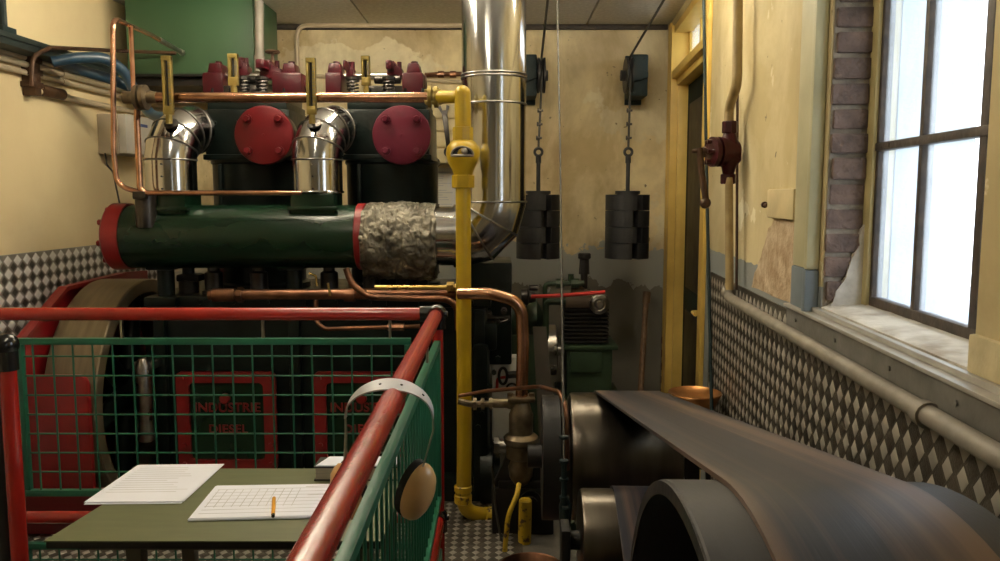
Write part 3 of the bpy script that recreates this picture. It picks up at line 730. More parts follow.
# manifold
XL, XR = at(118, 236, 3.86).x, at(359, 236, EY).x
RM = m(31.5, EY)
b = B(); b.lathe((XL, EY, zman), (1, 0, 0), [(-0.004, RM*0.9), (0.0, RM), (XR-XL, RM)], 56)
for pc_, y0 in ((172, 193), (317, 193)):
    p0 = at(pc_, y0, EY); b.box(p0.x-m(21, EY), p0.x+m(21, EY), EY-0.11, EY+0.11, zman+RM*0.72, p0.z, bev=0.006); b.box(p0.x-m(24, EY), p0.x+m(24, EY), EY-0.125, EY+0.125, p0.z-0.085, p0.z-0.065, bev=0.004)
man = obj('exhaust_manifold', b, 'green_dark', eng, label='dark green horizontal manifold drum')
b = B(); b.lathe((XL+0.002, EY, zman), (-1, 0, 0), [(0, RM*1.05), (0.075, RM*1.06), (0.083, RM*1.02), (0.092, RM*0.93), (0.10, RM*0.7), (0.104, 0)], 56)
for k in range(8):
    a = k*PI/4+0.2; q = V((XL-0.088, EY+RM*0.85*math.cos(a), zman+RM*0.85*math.sin(a))); b.cyl(q, q+V((-0.018, 0, 0)), 0.014, 6)
obj('end_cap', b, 'door_red', man, label='red bolted end cap')
b = B(); b.lathe((XR-0.002, EY, zman), (1, 0, 0), [(0, RM*1.02), (0.004, RM*1.05), (0.036, RM*1.05), (0.04, RM*1.02)], 56); obj('end_flange', b, 'door_red', man, label='red flange ring')
for px_ in (162, 292, 403):
    p = at(px_, 265, EY); b = B(); b.tube([(p.x, EY+0.04, 0.95), (p.x, EY+0.04, zman-RM*0.8)], 0.042, 12); b.box(p.x-0.07, p.x+0.07, EY-0.04, EY+0.12, zman-RM*1.06, zman-RM*0.86, bev=0.012); b.box(p.x-0.08, p.x+0.08, EY-0.05, EY+0.13, 1.0, 1.05, bev=0.01)
    obj('manifold_bracket', b, 'engine', eng)

# segmented stainless elbows
for ei, (pc_, cov_) in enumerate(((172, 0), (318, 1))):
    p0 = at(pc_, 192, EY); r = m(24.3, EY)
    d = V((0.34, 0.94, 0)).normalized(); zs = at(pc_, 160, EY).z; Rb = 0.155
    b = B()
    cen = V((p0.x, EY, zs))
    pts = [V((p0.x, EY, p0.z-0.005)), cen]
    marks = [cen]
    nseg = 4
    c0 = cen+d*Rb
    for k in range(1, nseg+1):
        a = PI/2*k/nseg
        q = c0 - d*Rb*math.cos(a) + V((0, 0, 1))*Rb*math.sin(a); marks.append(q)
    pts += marks[1:]; pts.append(marks[-1]+d*0.03)
    pts2 = [pts[0], pts[1]]
    b.tube(pts, r, 40, mitre=True)
    el = obj('exhaust_elbow', b, 'stainless', eng, sharp=14, label='polished segmented steel elbow')
    for k, q in enumerate(marks):
        a = PI/2*k/nseg
        tg = (V((0, 0, 1))*math.cos(a)+d*math.sin(a)).normalized()
        b = B(); b.ring(q, tg, r+0.002, 0.0045, 40, 6); obj('seam_ring', b, 'seam', el)
    b = B(); b.ring((p0.x, EY, p0.z), (0, 0, 1), r+0.002, 0.006, 40, 6)
    zr0, zr1 = at(pc_, 189, EY).z, at(pc_, 165, EY).z
    obj('foot_ring', b, 'stainless', el)
    for zq in (zr0, (zr0+zr1)/2, zr1): b = B(); b.cyl((p0.x+0.004, EY-r, zq), (p0.x+0.004, EY-r-0.005, zq), 0.005, 8); obj('seam_rivet', b, 'seam', el)
    # thermometer on this elbow
    tx = 169 if ei == 0 else 312
    def thermo(px_, ytop, ybot, Y, wpx, base):
        w = m(wpx, Y)/2; a = at(px_, ybot, Y); t = at(px_, ytop, Y)
        b = B(); b.box(a.x-w, a.x-w*0.35, Y-0.014, Y+0.012, a.z+0.03, t.z, bev=0.003); b.box(a.x+w*0.35, a.x+w, Y-0.014, Y+0.012, a.z+0.03, t.z, bev=0.003)
        b.box(a.x-w, a.x+w, Y+0.002, Y+0.012, a.z+0.02, t.z); b.box(a.x-w, a.x+w, Y-0.016, Y+0.012, t.z-0.022, t.z, bev=0.003); b.box(a.x-w, a.x+w, Y-0.016, Y+0.012, a.z, a.z+0.04, bev=0.004)
        b.cyl((a.x, Y, a.z-0.04), (a.x, Y, a.z+0.005), w*0.7, 10)
        th = obj('thermometer', b, 'brass_paint', eng, label='gilt cased column thermometer')
        b = B(); b.cyl((a.x, Y-0.003, a.z+0.035), (a.x, Y-0.003, t.z-0.02), w*0.22, 8); obj('scale_tube', b, 'black', th)
        b = B()
        n = 12
        for k in range(n):
            zz = a.z+0.05+(t.z-a.z-0.08)*k/(n-1); b.box(a.x+w*0.45, a.x+w*0.9, Y-0.0155, Y-0.0135, zz-0.001, zz+0.001)
        obj('scale_marks', b, 'ink_dark', th)
        if base:
            b = B(); b.lathe(at(px_+2, 123, 3.925), (0, -0.72, 0.70), [(-0.006, m(7.5, Y)), (0.0, m(7.2, Y)), (0.003, m(5.5, Y)), (0.004, m(2.5, Y))], 20); b.tube([(a.x, Y, a.z-0.03), at(px_+1, 122, 3.92)], 0.010, 10); obj('thermometer_pocket', b, 'blackmetal', th)
    thermo(tx, 56 if ei == 0 else 58, 115, 3.74, 9.2, True)
thermo(234, 54, 86, 3.87, 9.5, False)
thermo(366, 56, 86, 3.87, 8.5, False)

# copper cooling pipe over the heads
CY = 3.8
p0, p1 = at(142, 97.5, CY), at(432, 97.5, CY)
b = B(); b.cyl((p0.x, CY, p0.z), (p1.x, CY, p0.z), m(5.0, CY), 24)
cp = obj('cooling_pipe', b, 'copper', eng, label='bright copper water pipe')
b = B()
q = at(145, 95, CY)
b.lathe((q.x-0.045, CY, p0.z), (1, 0, 0), [(0, 0.02), (0.005, 0.058), (0.022, 0.058), (0.024, 0.04), (0.032, 0.04), (0.034, 0.058), (0.052, 0.058), (0.058, 0.03), (0.10, 0.027)], 28)
b.cyl((q.x-0.10, CY, p0.z), (q.x-0.04, CY, p0.z), 0.028, 16)
obj('pipe_flange', b, 'bronze', cp)
# copper loops beside the first elbow
LY = 3.82
def pl(lst, Y): return [at(x, y, Y) for x, y in lst]
b = B(); b.tube(fillet([at(181, 52, 4.7), at(151, 35, 4.3), at(113, 18, LY), at(113.5, 150, LY), at(117, 186, LY), at(143, 193, LY), at(302, 193, LY)], [0.05, 0.06, 0.08, 0.09, 0.08, 0.03], 8), m(2.6, LY), 12)
obj('sensing_pipe', b, 'copper', eng, label='thin copper pipe in a tall loop')
p = at(181, 52, 4.7); d_ = (at(151, 35, 4.3)-p).normalized()
b = B(); b.cyl(p, p+d_*0.30, 0.014, 12); b.cyl(p-d_*0.02, p+d_*0.01, 0.018, 8); obj('pipe_tip', b, 'steel', eng)
b = B(); b.tube(fillet([at(131, 27, 4.0), at(133.5, 92, LY)], 0.02), m(2.4, LY), 12); obj('sensing_pipe', b, 'copper', eng)
b = B(); b.tube(fillet([at(138, 97, LY-0.02), at(137, 120, LY), at(140, 188, LY), at(146, 194, LY)], 0.03), m(3.1, LY), 12); obj('sensing_pipe', b, 'copper', eng)
b = B(); p = at(140, 193, LY); b.box(p.x-0.03, p.x+0.03, LY-0.02, LY+0.12, p.z-0.03, p.z+0.008, bev=0.008); b.cyl((p.x, LY+0.06, p.z-0.01), (p.x, LY+0.06, zman+0.05), 0.05, 14); obj('drain_cock', b, 'blackmetal', eng)

# pipes under the manifold
UY = 3.86
b = B(); b.cyl(at(209, 295, UY), at(470, 293, UY), m(5.5, UY), 20); b.cyl(at(212, 295, UY), at(236, 295, UY), m(7, UY), 20, bev=0.006); b.cyl(at(238, 295, UY), at(243, 295, UY), m(8, UY), 8)
b.cyl(at(345, 295, UY), at(355, 295, UY), m(7, UY), 12)
obj('oil_pipe', b, 'copper_dull', eng, label='dull copper pipe below the manifold')
b = B(); b.tube(fillet([at(346, 268, UY-0.05), at(351, 283, UY-0.05), at(368, 297, UY-0.06), at(447, 299, UY-0.06), at(457, 306, UY-0.06), at(458, 330, UY-0.05)], 0.12, 8), m(3.4, UY), 12); obj('oil_pipe', b, 'copper_dull', eng, label='bent dull copper pipe')
b = B(); b.cyl(at(375, 287.5, UY-0.1), at(449, 287.5, UY-0.1), m(2.6, UY), 12); b.cyl(at(447, 287.5, UY-0.1), at(454, 287.5, UY-0.1), m(5.8, UY), 6); b.cyl(at(454, 288, UY-0.1), at(461, 288, UY-0.1), m(4.5, UY), 12)
obj('oil_pipe', b, 'brass', eng, label='thin brass pipe with hexagon union')
b = B(); b.tube(fillet([at(316, 300, UY), at(316, 322, UY), at(325, 329, UY-0.02), at(390, 327, UY-0.02), at(420, 326, UY)], 0.06), m(2.2, UY), 10); b.cyl(at(388, 327, UY-0.02), at(404, 327, UY-0.02), m(4, UY), 8); obj('fuel_pipe', b, 'copper_dull', eng, label='thin copper fuel pipe')
b = B(); b.tube(pl([(309, 273), (316, 276), (317, 286)], UY-0.05), 0.006, 8); b.tube(pl([(328, 283), (330, 296)], UY-0.08), 0.006, 8); obj('priming_lever', b, 'brass', eng)
# fuel pumps on the crankcase top
for px_ in (215, 260, 330, 372, 420):
    p = at(px_, 310, 4.1); b = B(); b.lathe((p.x, 4.1, zc_top), (0, 0, 1), [(0, 0.06), (0.05, 0.06), (0.055, 0.045), (0.14, 0.045), (0.15, 0.03), (0.2, 0.03), (0.205, 0.018), (0.24, 0.014)], 18); b.box(p.x-0.05, p.x+0.05, 4.04, 4.16, zc_top, zc_top+0.03, bev=0.006)
    b.tube(fillet([(p.x, 4.1, zc_top+0.22), (p.x, 4.1, zc_top+0.3), (p.x+0.05, 4.2, zc_top+0.4)], 0.04), 0.007, 8)
    obj('fuel_pump', b, 'blackmetal', eng)
p = at(193, 290, 4.15)
b = B(); b.lathe((p.x-0.02, 4.15, zc_top), (0, 0, 1), [(0, 0.05), (0.10, 0.05), (0.11, 0.03), (0.18, 0.03)], 16); b.box(p.x-0.07, p.x+0.05, 4.1, 4.2, zc_top+0.09, zc_top+0.13, bev=0.015); obj('governor_valve', b, 'black', eng)
p = at(145, 400, 3.9); pt_ = at(145, 358, 3.9); pb_ = at(145, 442, 3.9)
b = B(); b.lathe((p.x, 3.9, pb_.z), (0, 0, 1), [(0, 0.02), (0.01, 0.036), (0.20, 0.036), (pt_.z-pb_.z-0.04, 0.040), (pt_.z-pb_.z, 0.02)], 20); b.box(p.x-0.05, p.x+0.05, 3.9, 4.03, pt_.z-0.06, pt_.z-0.02, bev=0.006); obj('oil_filter', b, 'steel', eng, label='grey upright oil filter')

# crank end machinery near the drive
b = B()
p0, p1 = at(472, 345, 3.95), at(489, 470, 3.95)
b.box(p0.x, p1.x, 3.92, 4.4, 0.05, p0.z, bev=0.03); b.box(p0.x+0.02, p1.x+0.04, 4.0, 4.5, p0.z-0.04, p0.z+0.1, bev=0.02)
q0, q1 = at(470, 310, 4.3), at(512, 262, 4.3)
b.box(q0.x, q1.x, 4.28, 4.7, q0.z-0.3, q1.z, bev=0.015)
for k in range(6): b.cyl((p0.x+0.03+0.02*k, 3.92, 0.4+0.07*k), (p0.x+0.03+0.02*k, 3.90, 0.4+0.07*k), 0.014, 6)
b.lathe(at(500, 475, 4.0), (1, 0, 0), [(-0.10, 0.15), (-0.04, 0.15), (-0.03, 0.10), (0.0, 0.10)], 30)
obj('timing_case', b, 'engine', eng)
b = B()
for (x, y) in ((474, 308), (482, 322), (489, 315), (497, 322), (504, 312), (478, 330), (493, 331), (500, 300)):
    q = at(x, y, 4.08); b.cyl(q+V((0, 0.08, 0)), q, 0.016, 8); b.cyl(q, q+V((0, -0.018, 0)), 0.011, 6); 
b.cyl(at(470, 332, 4.1), at(508, 320, 4.1), 0.008, 8); b.cyl(at(473, 318, 4.12), at(510, 318, 4.12), 0.012, 8)
obj('pump_linkage', b, 'blackmetal', eng)
b = B(); b.cyl(at(497, 446, 3.95), at(514, 446, 3.95), 0.035, 20); b.cyl(at(494, 446, 3.95), at(499, 446, 3.95), 0.05, 6); obj('shaft_end', b, 'steel', eng, label='bright bare shaft end')
# flywheel
FYc, FZ, FR = 4.3, 0.50, 0.605
fx0, fx1 = at(99, 279, FYc).x, at(146, 279, FYc).x
b = B()
wd = fx1-fx0
b.lathe((fx0, FYc, FZ), (1, 0, 0), [(0, FR-0.07), (0, FR-0.006), (0.006, FR), (wd-0.006, FR), (wd, FR-0.006), (wd, FR-0.07)], 96, closed=True)
fw = obj('flywheel', b, 'tan_rim', eng, sharp=20, label='wide flywheel rim of bare tan metal')
b = B()
for k in range(6):
    a = k*PI/3+0.3; d_ = V((0, math.cos(a), math.sin(a)))
    b.tube([V((fx0+wd/2, FYc, FZ))+d_*0.08, V((fx0+wd/2, FYc, FZ))+d_*(FR-0.06)], 0.045, 12, radii=[0.055, 0.038])
b.cyl((fx0+0.02, FYc, FZ), (fx1-0.02, FYc, FZ), 0.12, 28, bev=0.01); b.cyl((fx0-0.06, FYc, FZ), (xa+0.05, FYc, FZ), 0.06, 24)
obj('flywheel_hub', b, 'engine', fw)

# ------------------------------------------------------------------ flywheel guard
gx = fx0-0.045
gd = thing('flywheel_guard', (gx, 4.2, 0), 'red sheet metal guard with chamfered top around the tan flywheel rim', 'guard')
def gp(px_, py_):
    d = ray(px_, py_); s = (gx-CAM.x)/d.x; p = CAM+d*s; return (gx, p.y, p.z)
A = gp(121, 272.5); Bq = gp(62, 286.5); Cq = gp(20, 337)
b = B()
poly = [(gx, 5.0, A[2]-0.02), A, Bq, Cq, (gx, Cq[1]-0.05, Cq[2]-0.25), (gx, Cq[1]-0.05, 0.0), (gx, 5.0, 0.0)]
b.prism(poly, (-0.02, 0, 0), bev=0.004)
for i in range(1, 4):
    a, c = V(poly[i]), V(poly[i+1]); b.prism([a+V((0.03, 0, 0)), c+V((0.03, 0, 0)), c, a], (0, 0.0, -0.018))
obj('guard_plate', b, 'door_red', gd)
p0, p1 = at(17, 500, 3.55), at(88, 375, 3.55)
b = B(); b.prism([(x, 3.54, z) for x, z in rrect(p0.x, p1.x, 0.0, p1.z, 0.045)], (0, 0.025, 0), bev=0.004)
obj('front_cover', b, 'door_red', gd)
b = B(); b.box(p0.x, p1.x+0.06, 3.50, 3.56, 0.02, at(17, 492, 3.5).z, bev=0.006)
obj('bottom_rail', b, 'red', gd)

# ------------------------------------------------------------------ flue
fl = thing('exhaust_flue', (at(494, 200, EY).x, EY, zman), 'polished stainless flue pipe turning up from the manifold to the ceiling', 'flue pipe')
XW0, XW1 = at(366, 240, EY).x, at(437, 240, EY).x
RW = m(38.5, EY)
zw = at(400, 241, EY).z
b = B(); n, k = 150, 90; rows = []
for i in range(k+1):
    s = i/k; x = XW0+(XW1-XW0)*s
    row = []
    for j in range(n):
        a = 2*PI*j/n
        rr = RW*(1+0.05*noise.noise(V((x*9, 2.2*math.cos(a), 2.2*math.sin(a))))+0.030*noise.noise(V((x*28, 6*math.cos(a), 6*math.sin(a)+9))))
        pv_ = V((x*13, 2.6*math.cos(a), 2.6*math.sin(a)+3)); wv = V((noise.noise(pv_), noise.noise(pv_+V((7, 1, 3))), noise.noise(pv_+V((2, 9, 5)))))
        rr -= 0.008*max(0.0, 0.22-abs(noise.noise(V((x*26, 5.5*math.cos(a), 5.5*math.sin(a)))+wv*0.9)))/0.22
        rr -= 0.005*max(0.0, 0.2-abs(noise.noise(V((x*48, 9*math.cos(a), 9*math.sin(a)))+wv*0.9)))/0.2
        if s < 0.05 or s > 0.95: rr *= 0.965
        e = 0.018*noise.noise(V((3*math.cos(a), 3*math.sin(a), 4+s))) if i in (0, k) else 0
        row.append((x+e, EY+rr*math.cos(a), zw+rr*math.sin(a)))
    rows.append(b.vs(row))
for A_, B_ in zip(rows, rows[1:]):
    for j in range(n): b.face([A_[j], A_[(j+1) % n], B_[(j+1) % n], B_[j]])
b.face(rows[0]); b.face(rows[-1][::-1])
obj('insulation_wrap', b, 'foil', fl, sharp=60, label='crumpled grey foil lagging')
cxf = at(494, 150, EY); Rf = m(31.5, EY)
zax = at(450, 236, EY).z
bc = V((cxf.x-m(34, EY), EY, zax+m(34, EY))); Rb = m(34, EY)
b = B(); b.cyl((XW1-0.03, EY, zax), (bc.x, EY, zax), m(29.5, EY), 48); obj('flue_pipe', b, 'stainless_h', fl)
pts = [V((bc.x-0.03, EY, zax)), V((bc.x, EY, zax))]
marks = [(V((bc.x, EY, zax)), V((1, 0, 0)))]
for kk in range(1, 4):
    a = PI/2*kk/3
    q = bc+V((math.sin(a)*Rb, 0, -math.cos(a)*Rb)); pts.append(q); marks.append((q, V((math.cos(a), 0, math.sin(a)))))
pts.append(pts[-1]+V((0, 0, 0.02)))
b = B(); b.tube(pts, Rf, 48, mitre=True)
# widen mitre joints so the outside corners stay crisp
obj('flue_elbow', b, 'stainless', fl, sharp=14)
for q, tg in marks: b = B(); b.ring(q, tg, Rf*1.012, 0.006, 48, 6); obj('elbow_seam', b, 'seam', fl)
b = B(); b.cyl((cxf.x, EY, pts[-1].z-0.02), (cxf.x, EY, ZC+0.02), Rf, 56); obj('flue_riser', b, 'stainless', fl)
for y in (76, 79, 105): b = B(); b.ring((cxf.x, EY, at(494, y, EY).z), (0, 0, 1), Rf+0.001, 0.0055, 56, 6); obj('flue_collar', b, 'seam', fl)

# ------------------------------------------------------------------ yellow gas pipe
GY = 3.70
gpz = p0z = at(432, 97, 3.8).z
yg = thing('yellow_gas_pipe', at(463, 515, GY), 'tall yellow painted gas pipe with a valve in front of the steel flue', 'pipe')
R = m(7.6, GY)
b = B(); e_ = at(462.5, 93.5, GY); b.tube([at(437, 97, 3.76), at(462.5, 97, GY)], m(6.3, GY), 18); b.cyl(at(463, 140, GY), e_, m(8.0, GY), 24); b.ball(e_, m(8.0, GY), 20); obj('pipe_bend', b, 'yellow', yg)
b = B()
q = at(437, 97, 3.78)
b.lathe(q+V((-0.045, 0, 0)), (1, 0, 0), [(0, 0.022), (0.004, 0.05), (0.02, 0.05), (0.022, 0.035), (0.03, 0.035), (0.032, 0.05), (0.05, 0.05), (0.055, 0.034), (0.085, 0.03)], 24)
for kk in range(4):
    a = kk*PI/2+PI/4; w_ = q+V((-0.055, 0.036*math.cos(a), 0.036*math.sin(a))); b.cyl(w_, w_+V((0.075, 0, 0)), 0.008, 6)
obj('pipe_flange', b, 'brass_paint', yg)
zv = lambda y: at(463, y, GY).z
vx = at(463, 150, GY).x
b = B()
b.lathe((vx, GY, zv(141)), (0, 0, 1), [(0, m(9.5, GY)), (0.002, m(10, GY)), (zv(127)-zv(141)-0.002, m(10, GY)), (zv(127)-zv(141), m(8.5, GY))], 8)
h = zv(175)
b.lathe((vx, GY, h), (0, 0, 1), [(0, m(9.5, GY)), (0.02, m(10.5, GY)), (zv(162)-h, m(15, GY)), (zv(154)-h, m(17, GY)), (zv(147)-h, m(16, GY)), (zv(142)-h, m(12, GY)), (zv(140)-h, m(9, GY))], 32)
b.lathe((vx, GY, zv(188)), (0, 0, 1), [(0, m(10.5, GY)), (0.003, m(11.2, GY)), (zv(175)-zv(188)-0.003, m(11.2, GY)), (zv(175)-zv(188), m(10.5, GY))], 6)
vb = obj('valve_body', b, 'yellow', yg)
b = B(); P = [(vx+m(11, GY)*math.cos(PI*i/14), GY-m(16.2, GY), zv(156.5)+m(9.5, GY)*math.sin(PI*i/14)*0.9) for i in range(15)]
b.prism(P, (0, 0.03, 0)); obj('indicator_window', b, 'black', vb, label='dark half round window')
b = B(); b.tube([V(p_)+V((0, -0.001, 0)) for p_ in P], 0.005, 8, closed=True); b.box(vx-m(9, GY), vx+m(9, GY), GY-m(17, GY), GY-m(15, GY), zv(157), zv(155), bev=0.003); b.ball((vx+0.01, GY-m(16, GY), zv(152)), 0.016, 10); obj('window_rim', b, 'steel', vb)
b = B(); b.tube(fillet([(vx, GY, zv(186)), (vx, GY, zv(440)), at(463.5, 512, GY), at(492, 516, GY+0.05)], [0.1, 0.10], 8), R, 20)
obj('pipe_run', b, 'yellow', yg)
b = B(); b.lathe((at(463, 488, GY).x, GY, zv(503)), (0, 0, 1), [(0, R*1.0), (0.004, R*1.18), (0.04, R*1.2), (0.045, R*1.05), (0.055, R*1.05), (0.06, R*1.2), (0.085, R*1.2), (0.09, R)], 20)
obj('pipe_union', b, 'yellow_worn', yg); b = B(); b.cyl(at(484, 516, GY+0.03), at(500, 516, GY+0.06), R*1.25, 20, bev=0.006)
obj('pipe_union', b, 'yellow_worn', yg)

# ------------------------------------------------------------------ copper drain pipe with bronze strainer
DY = 3.56
dc = thing('copper_drain_pipe', at(522, 545, DY), 'fat copper pipe bending down into a dark bronze strainer', 'pipe')
r = m(6.3, DY)
b = B(); b.tube(fillet([at(459, 293.5, DY+0.05), at(489, 293.5, DY), at(521.5, 302, DY), at(523, 345, DY), at(521.5, 400, DY)], [0.1, 0.17, 0.1], 10), r, 20); obj('pipe_bend', b, 'copper', dc)
b = B(); sx = at(521, 430, DY).x; zz = lambda y: at(521, y, DY).z; w = lambda p: m(p, DY)
h0 = zz(485)
b.lathe((sx, DY, h0), (0, 0, 1), [(0, w(5)), (0.01, w(8)), (zz(476)-h0, w(12)), (zz(466)-h0, w(13)), (zz(459)-h0, w(10)), (zz(457)-h0, w(15)), (zz(444)-h0, w(15.5)), (zz(442)-h0, w(17.5)), (zz(437)-h0, w(18)), (zz(435)-h0, w(16)), (zz(433)-h0, w(12.5)), (zz(414)-h0, w(12.5)), (zz(411)-h0, w(11)), (zz(405)-h0, w(9.5)), (zz(400)-h0, w(7))], 28)
b.box(sx-w(14), sx+w(14), DY-0.05, DY+0.05, zz(400), zz(396), bev=0.006)
for s_ in (-1, 1): b.cyl((sx+s_*w(11), DY, zz(402)), (sx+s_*w(11), DY, zz(393)), 0.014, 6)
b.lathe(at(500, 403, DY), (1, 0, 0), [(-0.05, 0.01), (-0.03, 0.022), (0.03, 0.022), (0.04, 0.028), (0.07, 0.028), (0.08, 0.02), (0.1, 0.02)], 14)
obj('strainer_body', b, 'bronze', dc)
b = B(); b.box(sx-w(23), sx+w(26), DY-0.02, DY+0.06, zz(487), zz(480), bev=0.006); b.prism([(sx-w(30), DY, zz(487)), (sx+w(34), DY, zz(487)), (sx+w(16), DY, zz(455)), (sx-w(14), DY, zz(455))], (0, 0.05, 0), bev=0.006); b.box(sx-w(30), sx+w(34), DY-0.02, DY+0.1, 0.0, zz(487), bev=0.01)
b.lathe((sx+w(10), DY-0.02, zz(499)), (0, -1, 0), [(0, 0.05), (0.02, 0.05), (0.02, 0.03), (0.04, 0.03)], 20)
obj('strainer_bracket', b, 'black', dc)
b = B(); b.tube(fillet([at(459, 396, DY+0.05), at(486, 391, DY), at(540, 386.5, 3.3), at(559, 392, 2.85), at(567, 408, 2.72), at(567, 470, 2.72)], 0.12, 8), m(2.0, DY), 10); obj('capillary_pipe', b, 'copper_dull', dc)
b = B(); b.tube(fillet([at(458, 401, DY), at(470, 404, DY), at(500, 404, DY)], 0.03), m(3.4, DY), 10)
for px_ in (473, 481, 489): b.lathe(at(px_, 404, DY), (1, 0, 0), [(0, w(6.5)), (0.016, w(6.5))], 6)
obj('pipe_coupling', b, 'bronze', dc)
b = B(); b.cyl(at(525.5, 499, DY-0.1), at(524, 560, DY-0.1), m(6.6, DY), 20, bev=0.006); obj('standpipe', b, 'yellow_worn', dc, label='flaking yellow standpipe')
b = B(); b.tube(fillet([at(519, 484, DY-0.1), at(517, 495, DY-0.15), at(508, 516, DY-0.2), at(504, 560, DY-0.2)], 0.1), m(2.6, DY), 10); obj('drain_hose', b, 'yellow_worn', dc, label='thin yellow hose')
# thin lead
b = B(); b.tube(fillet([at(492, 466, 3.5), at(495, 505, 3.5), at(503, 552, 3.45)], 0.2), 0.005, 8)
obj('thin_lead', b, 'cable', dc)
# bucket
bk = at(531, 553, 3.05)
b = B(); Rk = m(34, 3.05); zr = at(531, 568, 3.05).z
b.lathe((bk.x, 3.05, 0), (0, 0, 1), [(0, Rk*0.75), (zr-0.01, Rk*0.97), (zr, Rk*1.02), (zr+0.006, Rk), (zr, Rk*0.95), (0.02, Rk*0.72), (0.02, 0)], 40)
bkt = obj('copper_bucket', b, 'copper_dull', label='round copper bucket on the floor below the bronze strainer', cat='bucket')

# ------------------------------------------------------------------ belt drive (its own slightly turned frame)
ang = math.radians(1.65)
u_ = V((math.cos(ang), -math.sin(ang), 0)); v_ = V((math.sin(ang), math.cos(ang), 0))
MD = Matrix(((u_.x, v_.x, 0, 0), (u_.y, v_.y, 0, 0), (0, 0, 1, 0), (0, 0, 0, 1)))
NC, NR = (1.008, 0.612), 0.540
FC, FRD = (3.055, 0.535), 0.250
IC, IR = (2.44, 0.468), 0.16
uL, uR = 0.211, 0.598
def tangent(c1, s1, c2, s2):
    D = V((c2[0]-c1[0], c2[1]-c1[1])); L = D.length; D.normalize()
    cp_ = (s1-s2)/L; sp_ = math.sqrt(1-cp_*cp_); pr = V((-D.y, D.x))
    if pr.y < 0: pr = -pr
    n = D*cp_+pr*sp_
    return V(c1)+n*s1, V(c2)+n*s2
bt = 0.004
a1, a2 = tangent(NC, NR+bt, FC, FRD+bt)
b1, b2 = tangent(FC, -(FRD+bt), IC, IR+bt)
c1, c2 = tangent(IC, IR+bt, NC, -(NR+bt))
def arc2(c, p, q, cw):
    a0 = math.atan2(p.y-c[1], p.x-c[0]); a1_ = math.atan2(q.y-c[1], q.x-c[0])
    if cw:
        while a1_ > a0: a1_ -= 2*PI
    else:
        while a1_ < a0: a1_ += 2*PI
    r = (p-V(c)).length; n = max(4, int(abs(a1_-a0)/0.06))
    return [V((c[0]+r*math.cos(a0+(a1_-a0)*i/n), c[1]+r*math.sin(a0+(a1_-a0)*i/n))) for i in range(n+1)]
def seg(p, q, n=10): return [p.lerp(q, i/n) for i in range(1, n)]
path = []
path += seg(a1, a2, 24); path += arc2(FC, a2, b1, True); path += seg(b1, b2); path += arc2(IC, b2, c1, False); path += seg(c1, c2); path += arc2(NC, c2, a1, True)
ub0, ub1 = 0.286, 0.538
b = B(MD); rings = []
for i, p in enumerate(path):
    t = (path[(i+1) % len(path)]-path[i-1]).normalized(); nn = V((-t.y, t.x))
    o, q = p+nn*bt, p-nn*bt
    cr = 7
    rings.append(b.vs([(ub0+(ub1-ub0)*j/cr, o.x, o.y) for j in range(cr+1)]+[(ub1-(ub1-ub0)*j/cr, q.x, q.y) for j in range(cr+1)]))
for i in range(len(rings)):
    A_, B_ = rings[i], rings[(i+1) % len(rings)]
    for j in range(len(A_)): b.face([A_[j], A_[(j+1) % len(A_)], B_[(j+1) % len(A_)], B_[j]])
obj('drive_belt', b, 'belt', sharp=50, label='wide flat brown rubber drive belt looping over the big pulley', cat='belt', origin=MD @ V((0.4, 2.0, 0.1)))
# big pulley
pu = thing('belt_pulley', MD @ V((0.4, NC[0], 0.07)), 'huge grey iron belt pulley with an open hollow side', 'pulley')
b = B(MD); W_ = uR-uL
b.lathe((uL, NC[0], NC[1]), (1, 0, 0), [(0.004, NR-0.018), (0.0, NR-0.014), (0.0, NR-0.004), (0.004, NR), (W_-0.004, NR), (W_, NR-0.004), (W_, NR-0.014), (W_-0.004, NR-0.018)], 128, closed=True)
obj('pulley_rim', b, 'pulley_iron', pu, sharp=25)
b = B(MD); b.lathe((uL-0.002, NC[0], NC[1]), (1, 0, 0), [(0, NR-0.022), (0, NR-0.002), (0.003, NR-0.002), (0.003, NR-0.022)], 128, closed=True); obj('pulley_side', b, 'black', pu)
b = B(MD)
b.lathe((uL+W_*0.60, NC[0], NC[1]), (1, 0, 0), [(0, 0.05), (0, NR-0.04), (0.02, NR-0.04), (0.02, 0.05)], 64, closed=True)
b.lathe((uL+W_*0.35, NC[0], NC[1]), (1, 0, 0), [(0, 0.05), (0, 0.10), (W_*0.6, 0.10), (W_*0.6, 0.05)], 32, closed=True)
for k in range(6):
    a = k*PI/3; d_ = V((0, math.cos(a), math.sin(a))); cc = V((uL+W_*0.5, NC[0], NC[1])); b.tube([cc+d_*0.08, cc+d_*(NR-0.05)], 0.03, 10)
obj('pulley_web', b, 'black', pu)
b = B(MD); b.cyl((uL+0.05, NC[0], NC[1]), (uR+0.12, NC[0], NC[1]), 0.05, 24); b.box(uR+0.03, uR+0.10, NC[0]-0.1, NC[0]+0.1, 0, NC[1]+0.07, bev=0.01); obj('pulley_shaft', b, 'blackmetal', pu)
